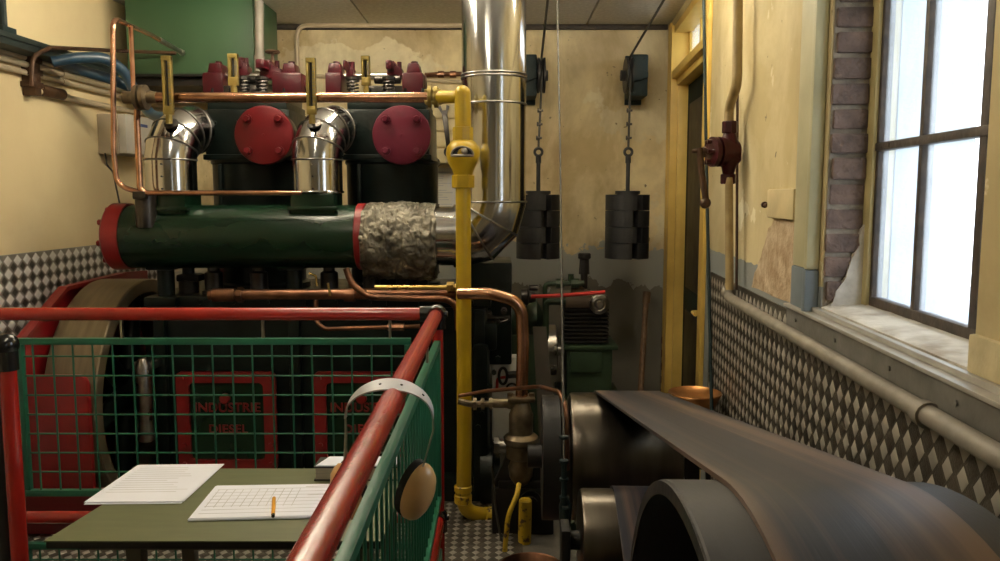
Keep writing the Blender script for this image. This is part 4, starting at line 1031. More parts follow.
# far drum and its companions on one shaft
dr = thing('drive_drum', MD @ V((0.38, FC[0], 0)), 'shiny steel drum carrying the top end of the wide belt', 'drum')
b = B(MD)
d0, d1 = 0.181, 0.585
b.lathe((d0, FC[0], FC[1]), (1, 0, 0), [(0, 0.05), (0, FRD-0.014), (0.004, FRD-0.004), (0.014, FRD), (d1-d0-0.012, FRD), (d1-d0-0.003, FRD-0.004), (d1-d0, FRD-0.012), (d1-d0, 0.05)], 72, closed=True)
obj('drum_shell', b, 'drum_steel', dr, sharp=25)
b = B(MD); b.lathe((d0-0.032, FC[0], FC[1]), (1, 0, 0), [(0, 0.05), (0, FRD-0.03), (0.026, FRD-0.03), (0.026, 0.05)], 64, closed=True); obj('side_pulley', b, 'drum_steel', dr, label='narrow bright side pulley')
b = B(MD); b.lathe((d0-0.105, FC[0], FC[1]), (1, 0, 0), [(0, 0.05), (0, FRD-0.01), (0.066, FRD-0.01), (0.066, 0.05)], 64, closed=True); obj('shaft_disc', b, 'black', dr)
b = B(MD); b.cyl((d0-0.16, FC[0], FC[1]), (d1+0.12, FC[0], FC[1]), 0.045, 24); b.box(d1+0.03, d1+0.09, FC[0]-0.09, FC[0]+0.09, 0, FC[1]+0.08, bev=0.01)
obj('drum_shaft', b, 'black', dr)
# idler
idl = thing('idler_drum', MD @ V((0.38, IC[0], 0)), 'small steel idler drum lifting the returning belt', 'drum')
b = B(MD); i0, i1 = 0.181, 0.585
b.lathe((i0, IC[0], IC[1]), (1, 0, 0), [(0, 0.03), (0, IR-0.012), (0.004, IR-0.003), (0.012, IR), (i1-i0-0.012, IR), (i1-i0, IR-0.012), (i1-i0, 0.03)], 56, closed=True); obj('drum_shell', b, 'drum_steel', idl, sharp=25)
b = B(MD); b.cyl((i0-0.06, IC[0], IC[1]), (i1+0.06, IC[0], IC[1]), 0.03, 18)
for uu in (i0-0.06, i1+0.03): b.box(uu, uu+0.03, IC[0]-0.05, IC[0]+0.05, 0, IC[1]+0.05, bev=0.008)
obj('idler_stand', b, 'black', idl)

# ------------------------------------------------------------------ copper bowl on a stool
bw = at(695, 393, 3.55)
b = B(); Rb_ = m(27, 3.55)
b.lathe((bw.x, 3.55, bw.z-0.09), (0, 0, 1), [(0, Rb_*0.55), (0.03, Rb_*0.75), (0.082, Rb_*0.96), (0.09, Rb_*1.0), (0.095, Rb_*0.98), (0.088, Rb_*0.90), (0.07, Rb_*0.66), (0.066, 0)], 44)
obj('copper_bowl', b, 'bowl', label='round copper bowl behind the wide belt beside the tread plate wall', cat='bowl')
st = thing('iron_stool', (bw.x, 3.55, 0), 'dark iron stool carrying the copper bowl behind the wide belt', 'stool')
b = B(); zt = bw.z-0.09; b.lathe((bw.x, 3.55, zt-0.025), (0, 0, 1), [(0, 0.09), (0.004, 0.098), (0.021, 0.098), (0.025, 0.09)], 28); obj('stool_top', b, 'black', st)
for k in range(3):
    a = k*2*PI/3+0.5; b = B(); b.tube([(bw.x+0.06*math.cos(a), 3.55+0.06*math.sin(a), zt-0.02), (bw.x+0.12*math.cos(a), 3.55+0.12*math.sin(a), 0)], 0.011, 10); obj('stool_leg', b, 'black', st)

# ------------------------------------------------------------------ weights, wall pulleys, wire ropes
def weight_set(px_, w0, w1, top, bot, label):
    Y = 5.15
    c = at(px_, top, Y); zb_ = at(px_, bot-3, Y).z; R = m((w1-w0)/2, Y); x = at((w0+w1)/2, top, Y).x
    t = thing('counterweight', (x, Y, zb_), label, 'counterweight', 'hanging counterweights')
    zt_ = c.z; n = 4; hh = (zt_-zb_)/n
    for k in range(n):
        b = B(); z0 = zb_+k*hh; g = 0.004
        sl = -1.35 + (0.22 if k % 2 else -0.0)
        P = []
        half = 0.14
        for j in range(60):
            a = sl+half+(2*PI-2*half)*j/59; P.append((x+R*math.cos(a), Y+R*math.sin(a)))
        d_ = V((math.cos(sl), math.sin(sl))); pr = V((-d_.y, d_.x))
        P += [tuple(V((x, Y))+d_*R*0.25-pr*R*0.1), tuple(V((x, Y))+d_*R*0.25+pr*R*0.1)]
        b.prism([(p[0], p[1], z0) for p in P], (0, 0, hh-g)); b.lathe((x, Y, z0), (0, 0, 1), [(0, R*0.5), (hh, R*0.5)], 24)
        obj('weight_disc', b, 'weight', t)
    ez = at(px_, 152, Y).z
    b = B(); b.cyl((x, Y, zt_-0.02), (x, Y, ez-0.03), 0.013, 14); b.cyl((x, Y, zt_), (x, Y, zt_+0.02), 0.08, 20); b.ring((x, Y, ez), (0, 1, 0), 0.024, 0.009, 20, 8); b.cyl((x, Y, ez-0.07), (x, Y, ez-0.02), 0.018, 12)
    obj('hanging_rod', b, 'weight', t)
    return t, x, Y, ez
t1 = weight_set(537, 516.5, 560, 194, 261, 'black slotted counterweight hanging close beside the steel flue')
t2 = dup(t1[0], V((at(627.5, 200, 5.15).x-t1[1], 0, 0)), 'black slotted counterweight hanging between the flue and the yellow door frame')
def wall_pulley(bx0, bx1, wx0, wx1, y0, y1, label, sgn):
    Y = 5.45
    p0, p1 = at(bx0, y1, Y), at(bx1, y0, Y)
    t = thing('wall_pulley', ((p0.x+p1.x)/2, YB, p0.z), label, 'pulley', 'rope pulleys on the yellow wall')
    b = B(); b.box(p0.x, p1.x, Y-0.02, YB-0.015, p0.z+0.01, p1.z-0.01, bev=0.012); b.box(p0.x-0.0, p1.x+0.0, YB-0.03, YB-0.001, p0.z-0.02, p1.z+0.02, bev=0.004)
    zc_ = (p0.z+p1.z)/2
    for s_ in (-1, 1):
        for q in (-1, 1): b.cyl(((p0.x+p1.x)/2+q*0.03, Y-0.02, zc_+s_*0.11), ((p0.x+p1.x)/2+q*0.03, Y-0.03, zc_+s_*0.11), 0.010, 6)
    b.prism([(p0.x+0.004, Y-0.02, zc_+0.05), (p1.x-0.004, Y-0.02, zc_+0.02), (p1.x-0.004, Y-0.02, zc_-0.02), (p0.x+0.004, Y-0.02, zc_-0.05)], (0, -0.03, 0), bev=0.006)
    obj('pulley_housing', b, 'teal', t)
    q0, q1 = at(wx0, (y0+y1)/2, Y), at(wx1, (y0+y1)/2, Y)
    b = B(); W = q1.x-q0.x
    R_ = m(17, Y)
    b.lathe((q0.x, Y, zc_), (1, 0, 0), [(0, 0.02), (0, R_), (W*0.25, R_), (W*0.42, R_*0.80), (W*0.58, R_*0.80), (W*0.75, R_), (W, R_), (W, 0.02)], 36, closed=True)
    b.cyl((min(q0.x, p0.x)-0.0, Y, zc_), (max(q1.x, p1.x), Y, zc_), 0.02, 14)
    if sgn < 0: b.cyl((q0.x-0.03, Y, zc_), (q0.x, Y, zc_), 0.035, 8)
    else: b.cyl((q1.x, Y, zc_), (q1.x+0.02, Y, zc_), 0.035, 8)
    obj('pulley_sheave', b, 'weight', t)
    return (q0.x+q1.x)/2, Y, zc_, R_
w1 = wall_pulley(525, 537, 537.5, 545, 53, 98, 'teal wall pulley tucked against the steel flue', 1)
w2 = wall_pulley(630, 648, 625, 631.5, 53, 98, 'teal wall pulley near the yellow door frame', -1)
def rope(wp, wx, wY, wz, top, label):
    xx, Y, zc_, R_ = wp
    t = thing('wire_rope', (wx, wY, wz), label, 'wire rope', 'ropes holding the weights')
    b = B()
    pts = [top, V((xx, Y+0.0, zc_+R_*0.9)), V((xx, Y-R_*0.82, zc_)), V((xx*0.5+wx*0.5, (Y-R_*0.8+wY)/2, (zc_+wz)/2)), V((wx, wY, wz+0.02))]
    b.tube(fillet(pts, 0.08), 0.0075, 8); obj('rope', b, 'cable', t)
    for f in (0.50, 0.68, 0.86):
        q = pts[2].lerp(pts[4], f); b = B(); b.box(q.x-0.019, q.x+0.019, q.y-0.011, q.y+0.011, q.z-0.007, q.z+0.007, bev=0.003); b.cyl(q+V((-0.013, 0, -0.014)), q+V((-0.013, 0, 0.014)), 0.005, 6)
        obj('rope_clip', b, 'blackmetal', t)
rope(w1, t1[1], t1[2], t1[3], at(549, -12, 4.5), 'wire rope holding the counterweight close to the steel flue')
rope(w2, t2.location.x, t1[2], t1[3], at(671, -12, 4.5), 'wire rope slanting over the pulley near the yellow door frame')
tb = thing('control_cable', at(565, 545, 2.45), 'long straight steel cable with a turnbuckle dropping beside the belt drum', 'cable')
b = B(); b.tube([at(557, -12, 4.1), at(560, 140, 3.5), at(564, 465, 2.62)], 0.0042, 8); obj('cable_run', b, 'cable', tb)
b = B(); q = at(564, 463, 2.5)
ya = 2.62
b.tube([at(564, 462, ya), at(564.5, 505, ya)], 0.010, 10)
for y in (436, 460, 478, 496): b.cyl(at(564, y, ya), at(564, y+2.5, ya), 0.016, 8)
obj('turnbuckle', b, 'teal', tb); b = B(); b.tube(fillet([at(564.5, 494, ya), at(560.5, 506, ya), at(562, 540, ya)], 0.02), 0.006, 8); b.tube(fillet([at(564.5, 494, ya), at(570, 506, ya), at(568, 540, ya)], 0.02), 0.006, 8); b.tube([at(565, 508, ya), at(566, 556, ya)], 0.015, 10)
obj('cable_fork', b, 'teal', tb)
b = B(); b.tube([at(571, 522, ya+0.05), at(592, 575, ya+0.04)], 0.013, 10); b.tube([at(577, 529, ya+0.05), at(590, 575, ya)], 0.012, 10); obj('lower_rod', b, 'comp_green', tb, label='pale green lower rods')

# ------------------------------------------------------------------ air compressor in the corner
AY = 4.9
ac = thing('air_compressor', at(588, 430, AY), 'old green and brown air compressor under the hanging weights', 'compressor')
b = B(); p0, p1 = at(566, 430, AY), at(613, 345, AY)
b.box(p0.x, p1.x, AY, AY+0.34, 0.30, p1.z, bev=0.02); b.box(p0.x-0.03, p1.x+0.03, AY-0.02, AY+0.36, p1.z-0.03, p1.z, bev=0.008); q0, q1 = at(570, 372, AY), at(602, 352, AY); b.box(q0.x, q1.x, AY-0.02, AY, q0.z, q1.z, bev=0.006)
b.box(p0.x-0.05, p1.x+0.06, AY-0.04, AY+0.4, 0, 0.31, bev=0.012)
obj('compressor_base', b, 'comp_green', ac)
b = B(); za, zb_ = at(588, 344, AY).z, at(588, 308, AY).z; xa_, xb_ = at(565, 320, AY).x, at(609, 320, AY).x
b.box(xa_+0.03, xb_-0.03, AY+0.03, AY+0.28, za-0.01, zb_, bev=0.01)
for k in range(9):
    z_ = za+(zb_-za)*(k+0.5)/9; b.box(xa_, xb_, AY, AY+0.31, z_-0.006, z_+0.006, bev=0.002)
obj('finned_cylinder', b, 'black', ac)
b = B(); ze = at(588, 296, AY).z; b.box(xa_, xb_-0.01, AY, AY+0.3, zb_, ze, bev=0.012)
q = at(578, 296, AY+0.1); b.lathe((q.x, AY+0.1, ze), (0, 0, 1), [(0, 0.05), (0.04, 0.045), (0.05, 0.03), (0.09, 0.028)], 16); b.lathe((q.x+0.05, AY+0.1, ze), (0, 0, 1), [(0, 0.035), (0.035, 0.03)], 16)
obj('compressor_head', b, 'comp_brown', ac)
q = at(599, 304, AY); b = B(); b.lathe((q.x, AY, q.z), (0, -1, 0), [(-0.02, 0.05), (0.0, m(10, AY)), (0.02, m(10, AY)), (0.03, m(8.5, AY)), (0.034, m(6, AY)), (0.03, m(5, AY)), (0.045, m(3, AY))], 28); obj('breather_cap', b, 'steel', ac, label='round grey breather cap')
b = B(); p = at(584, 283, AY+0.1); t_ = at(584.5, 253, AY+0.1)
b.cyl(p+V((0, 0, -0.05)), p+(t_-p)*0.35, 0.022, 12); b.cyl(p+(t_-p)*0.3, p+(t_-p)*0.85, 0.034, 8, r1=0.028); b.cyl(p+(t_-p)*0.8, t_, 0.04, 12, bev=0.006); obj('silencer', b, 'black', ac)
b = B(); b.tube(fillet([at(545, 350, AY+0.05), at(545, 284, AY+0.05), at(584, 283, AY+0.05)], 0.03), m(2.6, AY), 10)
for px_ in (556, 571): b.lathe(at(px_, 283.5, AY+0.05), (1, 0, 0), [(0, m(5, AY)), (0.05, m(5, AY))], 8)
b.cyl(at(571, 283, AY+0.05), at(571, 274, AY+0.05), m(3, AY), 8); b.tube(fillet([at(546, 340, AY), at(546, 302, AY), at(566, 302, AY)], 0.03), m(3, AY), 10)
obj('air_pipe', b, 'comp_green', ac)
q = at(551, 354, AY-0.02); b = B(); Rq = m(26, AY)
b.lathe((q.x-0.025, AY+0.12, q.z), (1, 0, 0), [(0, 0.03), (0, Rq-0.01), (0.006, Rq), (0.06, Rq), (0.066, Rq-0.01), (0.066, 0.03)], 48, closed=True); b.cyl((q.x-0.03, AY+0.12, q.z), (xa_+0.1, AY+0.12, q.z), 0.03, 16); obj('compressor_flywheel', b, 'steel', ac, label='bare steel flywheel')
q = at(524, 320, AY+0.2); b = B(); b.lathe(at(508, 318, AY+0.2), (1, 0, 0), [(0, 0.10), (0.01, 0.13), (0.18, 0.13), (0.19, 0.11), (0.22, 0.05), (0.25, 0.04)], 32); b.box(q.x-0.1, q.x+0.1, AY+0.1, AY+0.36, 0, q.z-0.08, bev=0.01); obj('compressor_motor', b, 'comp_green', ac)
b = B(); b.lathe(at(521, 297, AY), (1, 0, 0), [(0, 0.05), (0.04, 0.055), (0.05, 0.04), (0.09, 0.03)], 16); b.cyl(at(529, 288, AY), at(538, 288, AY), 0.018, 8); obj('pressure_valve', b, 'blackmetal', ac)
b = B(); b.tube(pl([(531, 296.5), (560, 295.5), (605, 292)], AY-0.06), m(1.9, AY), 10)
obj('red_air_hose', b, 'cord_red', label='thin bright red air hose running to the compressor head', cat='hose')
# flat belt leaning between engine and compressor
b = B(); P = pl([(533, 327), (546, 327), (560, 469), (541, 469)], 4.45); b.prism(P, (0, 0.012, 0)); obj('narrow_belt', b, 'strap', label='narrow brown leather belt strung upright beside the copper bend', cat='belt')

# pale switch box with black looped handles
sb = thing('switch_box', at(508, 430, 4.30), 'pale switch box with black loop handles seen past the copper pipe', 'switch box')
b = B(); p0, p1 = at(492, 442, 4.30), at(522, 358, 4.30); b.box(p0.x, p1.x, 4.30, 4.42, p0.z, p1.z, bev=0.01); obj('box_body', b, 'pale_box', sb)
b = B(); c = at(503, 376, 4.27); b.tube([c+V((0.022*math.cos(a*PI/10), 0, 0.045*math.sin(a*PI/10))) for a in range(20)], 0.008, 8, closed=True); obj('loop_handle', b, 'black', sb); b = B(); c2_ = at(512, 389, 4.27); b.tube([c2_+V((0.03*math.cos(a*PI/10), 0, 0.03*math.sin(a*PI/10))) for a in range(11)], 0.006, 8); b.cyl(at(508, 375, 4.27), at(524, 374, 4.27), 0.02, 10)
obj('loop_handle', b, 'black', sb)
b = B(); b.tube(fillet([at(497, 389, 4.285), at(497.5, 378, 4.285), at(507, 377, 4.285)], 0.02), 0.008, 8); obj('red_lever', b, 'cord_red', sb, label='thin red lever')
# shovel handle against the back wall
b = B(); b.tube([at(640, 400, 5.2), at(646, 300, 5.6)], m(3.0, 5.4), 12); b.cyl(at(646, 303, 5.6), at(647, 292, 5.62), m(4.2, 5.4), 12)
zlow = at(640, 400, 5.2)
sv = thing('wooden_shovel', (zlow.x, 5.15, 0), 'wooden handled shovel leaning in the dark corner by the door', 'shovel')
obj('shovel_shaft', b, 'wood', sv)
b = B(); b.prism([(zlow.x-0.09, 5.12, 0.02), (zlow.x+0.09, 5.12, 0.02), (zlow.x+0.10, 5.16, 0.26), (zlow.x-0.10, 5.16, 0.26)], (0, 0.008, 0)); b.tube([(zlow.x, 5.165, 0.22), zlow], 0.02, 10); obj('shovel_blade', b, 'rust', sv)

# ------------------------------------------------------------------ things on the back wall
b = B()
p0, p1 = at(428, 225, YB), at(458, 168, YB)
nt_ = thing('wall_notice', (p0.x, YB-0.004, p0.z), 'printed white notice sheet pinned behind the yellow pipe', 'notice')
b.box(p0.x, p1.x, YB-0.004, YB-0.001, p0.z, p1.z); obj('notice_sheet', b, 'notice', nt_)
b = B(); b.box(p0.x+0.05, p0.x+0.17, YB-0.0055, YB-0.004, p1.z-0.035, p1.z-0.025)
z = p1.z-0.055
for kk in range(20):
    wd_ = random.uniform(0.08, 0.17)
    if kk % 6 != 5: b.box(p0.x+0.02, p0.x+0.02+wd_, YB-0.0052, YB-0.004, z-0.005, z)
    z -= 0.0165
obj('notice_print', b, 'ink', nt_)
# cream cabinet behind the flue with lid lines
wc = thing('wall_cabinet', at(440, 165, 5.55), 'cream wall cabinet behind the yellow pipe with tools hooked on it', 'cabinet')
p0, p1 = at(420, 164, 5.55), at(480, 104, 5.55)
b = B(); b.box(p0.x, p1.x, 5.56, YB-0.002, p0.z, p1.z, bev=0.006); obj('cabinet_body', b, 'box_cream', wc)
for (ya_, yb_) in ((163, 149), (147, 133), (131, 120), (118, 106)):
    q0, q1 = at(421, ya_, 5.55), at(479, yb_, 5.55); b = B(); b.box(q0.x, q1.x, 5.54, 5.565, q0.z, q1.z, bev=0.004); obj('cabinet_drawer', b, 'box_cream', wc)
def spanner(xt, yt, xb2, yb2, label):
    a, c = at(xt, yt, 5.51), at(xb2, yb2, 5.51); d_ = (c-a).normalized(); pr = V((-d_.z, 0, d_.x))
    b = B(); b.prism([a-pr*0.018, a+pr*0.018, c+pr*0.014, c-pr*0.014], (0, 0.012, 0), bev=0.003)
    b.lathe(c+V((0, 0.006, 0)), (0, 1, 0), [(-0.008, 0.018), (-0.008, 0.036), (0.008, 0.036), (0.008, 0.018)], 24, closed=True)
    b.prism([a-pr*0.018, a-pr*0.04-d_*0.05, a-pr*0.02-d_*0.06, a-pr*0.012-d_*0.025, a+pr*0.012-d_*0.025, a+pr*0.02-d_*0.06, a+pr*0.04-d_*0.05, a+pr*0.018], (0, 0.014, 0))
    b.cyl(a+V((0, 0.05, 0)), a+V((0, -0.004, 0)), 0.008, 8)
    obj('hanging_spanner', b, 'blackmetal', label=label, cat='spanner', group='spanners hooked on the cabinet')
spanner(444.5, 114, 449, 152, 'long dark spanner hooked between the maroon cover and the yellow valve')
spanner(427, 108, 435, 163, 'dark spanner half hidden behind the round maroon cover')
b = B(); b.tube([at(425, 75, 5.675), at(443, 74, 5.675), at(478, 74, 5.675)], m(2.3, 5.6), 10)
for px_ in (440, 452): b.cyl(at(px_-2, 74.2, 5.675), at(px_+4, 74.2, 5.675), m(3.3, 5.6), 10)
obj('steel_conduit', b, 'copper_dull', label='thin coupled steel conduit passing behind the flue on the yellow wall', cat='pipe')
b = B(); b.tube([at(310, 76, 5.682), at(425, 80, 5.682), at(478, 83, 5.682)], m(1.9, 5.6), 10)
obj('cream_conduit', b, 'conduit', label='long cream conduit level with the rocker brackets on the yellow wall', cat='pipe')
b = B(); b.tube(fillet([at(297, 110, 5.66), at(297, 25.5, 5.66), at(500, 25.5, 5.66)], 0.08, 8), m(2.2, 5.66), 12)
obj('bent_conduit', b, 'conduit', label='cream conduit bending from the wall to run under the ceiling edge', cat='pipe')
# green overhead tank
tk = thing('overhead_tank', at(195, 76, 4.8), 'big green box tank hung under the ceiling above the engine', 'tank')
p0, p1 = at(128, 76, 4.8), at(254.5, 76, 4.8)
b = B(); b.box(p0.x, p1.x, 4.8, 5.32, p0.z, ZC-0.002, bev=0.006); obj('tank_shell', b, 'tank', tk)
b = B(); b.box(p0.x+0.02, p1.x-0.02, 4.84, 5.30, p0.z-0.05, p0.z-0.002); b.box(p0.x, p1.x, 4.795, 4.81, p0.z-0.002, p0.z+0.012); obj('tank_cradle', b, 'black', tk)
b = B(); b.tube([at(259, -14, 4.72), at(259.5, 70, 4.72)], m(4.3, 4.72), 16); b.cyl(at(259.5, 56, 4.72), at(259.5, 72, 4.72), m(5.3, 4.72), 12)
obj('vent_pipe', b, 'grey_pipe', label='pale grey upright pipe at the corner of the green tank', cat='pipe')

# ------------------------------------------------------------------ things on the left-hand wall
def lwp(px_, py_, n): t, z = lw(px_, py_, n); return V((t, n, z))
ct = thing('cable_tray', ML @ V((3.8, -0.1, lw(20, 45)[1])), 'dark teal cable tray bracketed high on the pale yellow wall', 'cable tray')
t0 = 2.6; tE = lw(118, 88, -0.14)[0]
zA = lw(4, 33, -0.14)[1]; zB = lw(4, 44, -0.14)[1]
b = B(ML); b.box(t0, tE, -0.15, -0.02, zB, zA-0.0, bev=0.004); b.box(t0, tE, -0.16, -0.145, zA-0.02, zA+0.006, bev=0.003); obj('tray_channel', b, 'tray', ct)
b = B(ML); tt = lw(3, 20, -0.13)[0]; b.tube([(tt, -0.13, zA-0.02), (tt, -0.13, ZC)], 0.017, 10); b.box(tt-0.05, tt+0.05, -0.16, -0.1, zA, zA+0.03, bev=0.006); obj('drop_rod', b, 'teal', ct)
b = B(ML)
for (py0, r) in ((61, 0.014), (66.5, 0.014), (72, 0.012), (77, 0.012)):
    z = lw(36, py0, -0.02)[1]
labs = ['uppermost of the cream conduits below the teal cable tray', 'second cream conduit down below the teal cable tray', 'third cream conduit down below the teal cable tray', 'lowest cream conduit with a brown sleeve below the teal cable tray']
for i, (py0, r) in enumerate(((60.5, 0.016), (67, 0.016), (75, 0.014), (91, 0.016))):
    z = lw(36, py0, -0.03)[1]; b = B(ML)
    tS = 2.6 if i < 3 else lw(36, 91, -0.03)[0]
    b.tube([(tS, -0.03, z), (YB-0.05, -0.03, z)], r, 10)
    b.cyl((4.35, -0.03, z), (4.40, -0.03, z), r*1.4, 10)
    obj('wall_conduit', b, 'conduit', label=labs[i], cat='pipe', group='conduits on the pale yellow wall')
b = B(ML); z = lw(50, 92, -0.03)[1]; b.tube([(lw(40, 90, -0.03)[0], -0.03, z), (lw(62, 93, -0.03)[0], -0.03, z)], 0.03, 12); obj('pipe_sleeve', b, 'rust', label='short rust brown sleeve clamped on the lowest cream conduit', cat='pipe sleeve')
b = B(ML); t, z0 = lw(33, 92, -0.04); z1 = lw(33, 58, -0.04)[1]
b.box(t-0.025, t+0.025, -0.07, 0.0, z0-0.02, z1, bev=0.006)
for zz_ in (0.02, 0.08, 0.14, 0.2): b.box(t-0.04, t+0.04, -0.075, 0.0, z0+zz_, z0+zz_+0.03, bev=0.006)
obj('pipe_clamp', b, 'rust', label='dark brown clamp gathering the cream conduits on the pale wall', cat='clamp')
b = B(); b.tube(fillet([ML @ lwp(32, 86, -0.19), ML @ lwp(32, 57, -0.19), ML @ lwp(50, 47.5, -0.19), at(120, 51, 4.70), at(176, 53, 4.76)], [0.09, 0.06, 0.02], 8), 0.0105, 10)
q = at(88, 50.5, 4.5)
obj('brown_pipe', b, 'rust', label='thin rusty pipe bent over the teal tray towards the green tank', cat='pipe')
b = B(); b.tube(fillet([at(52, 62, 4.05), at(75, 58, 4.1), at(104, 57, 4.2), at(126, 72, 4.3), at(137, 98, 4.35), at(152, 116, 4.3), at(172, 118, 4.2)], 0.16, 8), m(5.3, 4.2), 16)
obj('blue_hose', b, 'hose', label='thick blue hose arching off the tray and dropping behind the first elbow', cat='hose')
b = B(); b.tube(fillet([at(58, 62, 4.16), at(80, 70, 4.22), at(108, 78, 4.32), at(130, 87, 4.42), at(150, 100, 4.5)], 0.2, 8), m(5.3, 4.2), 16)
obj('blue_hose', b, 'hose', label='thick blue hose lying straight along the tray under the arched one', cat='hose')
# electrical boxes
eb = thing('fuse_box', ML @ V((4.8, -0.06, lw(100, 150)[1])), 'grey fuse box with a white labelled lid on the pale wall', 'fuse box')
t0 = lw(97, 130)[0]; z0, z1 = at(97, 153, 4.65).z, at(97, 112, 4.65).z
dep = m(20.5, t0)
b = B(ML); b.box(t0, t0+0.42, -dep, -0.001, z0, z1, bev=0.006); obj('box_body', b, 'grey_box', eb)
b = B(ML); b.box(t0+0.01, t0+0.41, -dep-0.045, -dep, z0+0.004, z1+0.002, bev=0.006); obj('box_lid', b, 'white_box', eb, label='white lid')
b = B(ML); b.box(t0+0.12, t0+0.28, -dep-0.047, -dep-0.045, z1-0.06, z1-0.042); obj('lid_label', b, 'blue_label', eb, label='small blue label')
b = B(); b.tube(fillet([at(105, 153, 4.7), at(107, 165, 4.72), at(113, 172, 4.75), at(120, 205, 4.8)], 0.05), 0.005, 6); obj('box_lead', b, 'cable', eb)
b = B(); b.tube([at(157.5, 90, 5.6), at(157.5, 200, 5.6)], 0.014, 10); obj('upright_conduit', b, 'conduit', label='upright cream conduit behind the first steel elbow', cat='pipe')
b = B(); b.box(at(139, 120, 5.6).x, at(155.5, 120, 5.6).x, 5.58, 5.69, at(139, 196, 5.6).z, at(139, 119, 5.6).z, bev=0.006); obj('cable_duct', b, 'white_box', label='flat white cable duct standing behind the first steel elbow', cat='duct')
# white ledge glimpsed between manifold and flywheel
b = B(); p0, p1 = at(160, 300, 5.3), at(206, 271, 5.3); b.box(p0.x, p1.x, 5.3, 5.5, 0, p1.z, bev=0.008); obj('white_plinth', b, 'white_box', label='white boxed plinth glimpsed between the manifold and the flywheel', cat='plinth')

# ------------------------------------------------------------------ right-hand wall fittings
vp = thing('valve_pipe', MR @ V((rw(729, 290)[0], -0.04, rw(729, 297)[1])), 'cream upright pipe with a maroon crank valve beside the yellow door frame', 'pipe')
def rwp(px_, py_, n): t, z = rw(px_, py_, n); return V((t, n, z))
nV = -0.062
b = B(MR); b.tube(fillet([rwp(738, -10, nV), rwp(737, 84, nV), rwp(729, 108, nV), rwp(729, 130, nV)], 0.06), 0.020, 14); b.tube([rwp(729, 178, nV), rwp(729.5, 290, nV)], 0.017, 14); obj('pipe_run', b, 'cream_pipe', vp)
b = B(MR); t, z = rw(729, 152, nV); t += 0.01
for (yt, yb2, r) in ((122, 134, 0.032), (174, 184, 0.032)):
    z0, z1 = rw(728, yb2, nV)[1], rw(728, yt, nV)[1]; b.lathe((t-0.01, nV, z0), (0, 0, 1), [(0, r*0.9), (0.004, r), (z1-z0-0.004, r), (z1-z0, r*0.9)], 8)
z0, z1 = rw(728, 176, nV)[1], rw(728, 132, nV)[1]
b.lathe((t-0.01, nV, z0), (0, 0, 1), [(0, 0.022), ((z1-z0)*0.2, 0.03), ((z1-z0)*0.35, 0.05), ((z1-z0)*0.65, 0.05), ((z1-z0)*0.8, 0.035), (z1-z0, 0.022)], 24)
b.lathe((t-0.01, nV, z), (-0.3, -1, 0), [(-0.03, 0.05), (0.045, 0.062), (0.05, 0.062), (0.052, 0.05), (0.06, 0.05), (0.062, 0.062), (0.08, 0.062), (0.085, 0.02)], 24)
for kk in range(6):
    a = kk*PI/3; q = V((t-0.01+0.048*math.cos(a), nV-0.04, z+0.048*math.sin(a))); b.cyl(q, q+V((0, -0.055, 0)), 0.010, 6)
obj('valve_body', b, 'maroon', vp, label='maroon bolted valve body')
b = B(MR)
h0 = V((t-0.02, nV-0.08, z)); h1 = h0+V((-0.01, -0.045, 0.004))
b.cyl(h0, h1, 0.013, 12); b.cyl(h0+V((-0.003, -0.018, 0)), h0+V((-0.003, -0.03, 0)), 0.022, 8); b.cyl(h1, h1+V((0, -0.03, 0)), 0.008, 10)
b.tube(fillet([h1+V((0, 0, 0.012)), h1+V((0.0, 0.01, -0.08)), h1+V((-0.01, 0.03, -0.205))], 0.05), 0.014, 12); b.ball(h1+V((-0.01, 0.028, -0.215)), 0.024, 12)
obj('crank_handle', b, 'rust', vp, label='brown crank handle hanging down')
b = B(MR); b.tube([rwp(737.5, 95, -0.012), rwp(736.5, 290, -0.012)], 0.006, 8); obj('thin_wire', b, 'rust', vp)
# handrail-like pipe along the tread plate
b = B(MR); zr = rw(728, 297, -0.05)[1]; tR = rw(728, 297, -0.05)[0]; zr2 = rw(1000, 460, -0.05)[1]
b.tube(fillet([(tR-0.0, -0.05, zr+0.05), (tR-0.02, -0.05, zr), (0.3, -0.05, (zr+zr2)/2+0.0)], 0.03), 0.021, 14)
for px_ in (930,): 
    tq = rw(px_, 400, -0.05)[0]; b.cyl((tq, -0.05, (zr+zr2)/2), (tq+0.03, -0.05, (zr+zr2)/2), 0.027, 14)
b.ball((tR, -0.05, zr+0.02), 0.032, 12)
hp = obj('wall_pipe', b, 'grey_pipe', label='dusty grey pipe running level along the tread plate wall', cat='pipe')
# cream bracket box
bb_ = thing('bracket_box', MR @ V((rw(785, 215)[0], -0.03, rw(785, 219)[1])), 'small cream box fixed above the bare plaster patch', 'box')
t0, t1 = rw(800, 200)[0], rw(773, 200)[0]; z0, z1 = rw(787, 219)[1], rw(787, 189)[1]
b = B(MR); b.box(t0, t1, -0.022, 0.0, z0, z1, bev=0.006); obj('box_body', b, 'box_cream', bb_)
b = B(MR); t, z = rw(769, 205, -0.02); b.cyl((t1-0.01, -0.02, z), (t1+0.04, -0.02, z), 0.007, 10); b.cyl((t1+0.03, -0.02, z), (t1+0.045, -0.02, z), 0.012, 8); obj('box_bolt', b, 'rust', bb_)
# upright flat rod by the door
b = B(); p0, p1 = at(703.5, -12, 3.95), at(712, 425, 3.32)
b.tube([p0, at(707, 200, 3.78), p1], 0.0075, 10)
obj('upright_cable', b, 'teal', label='thin dark upright rod in front of the door frame reaching behind the belt', cat='rod')

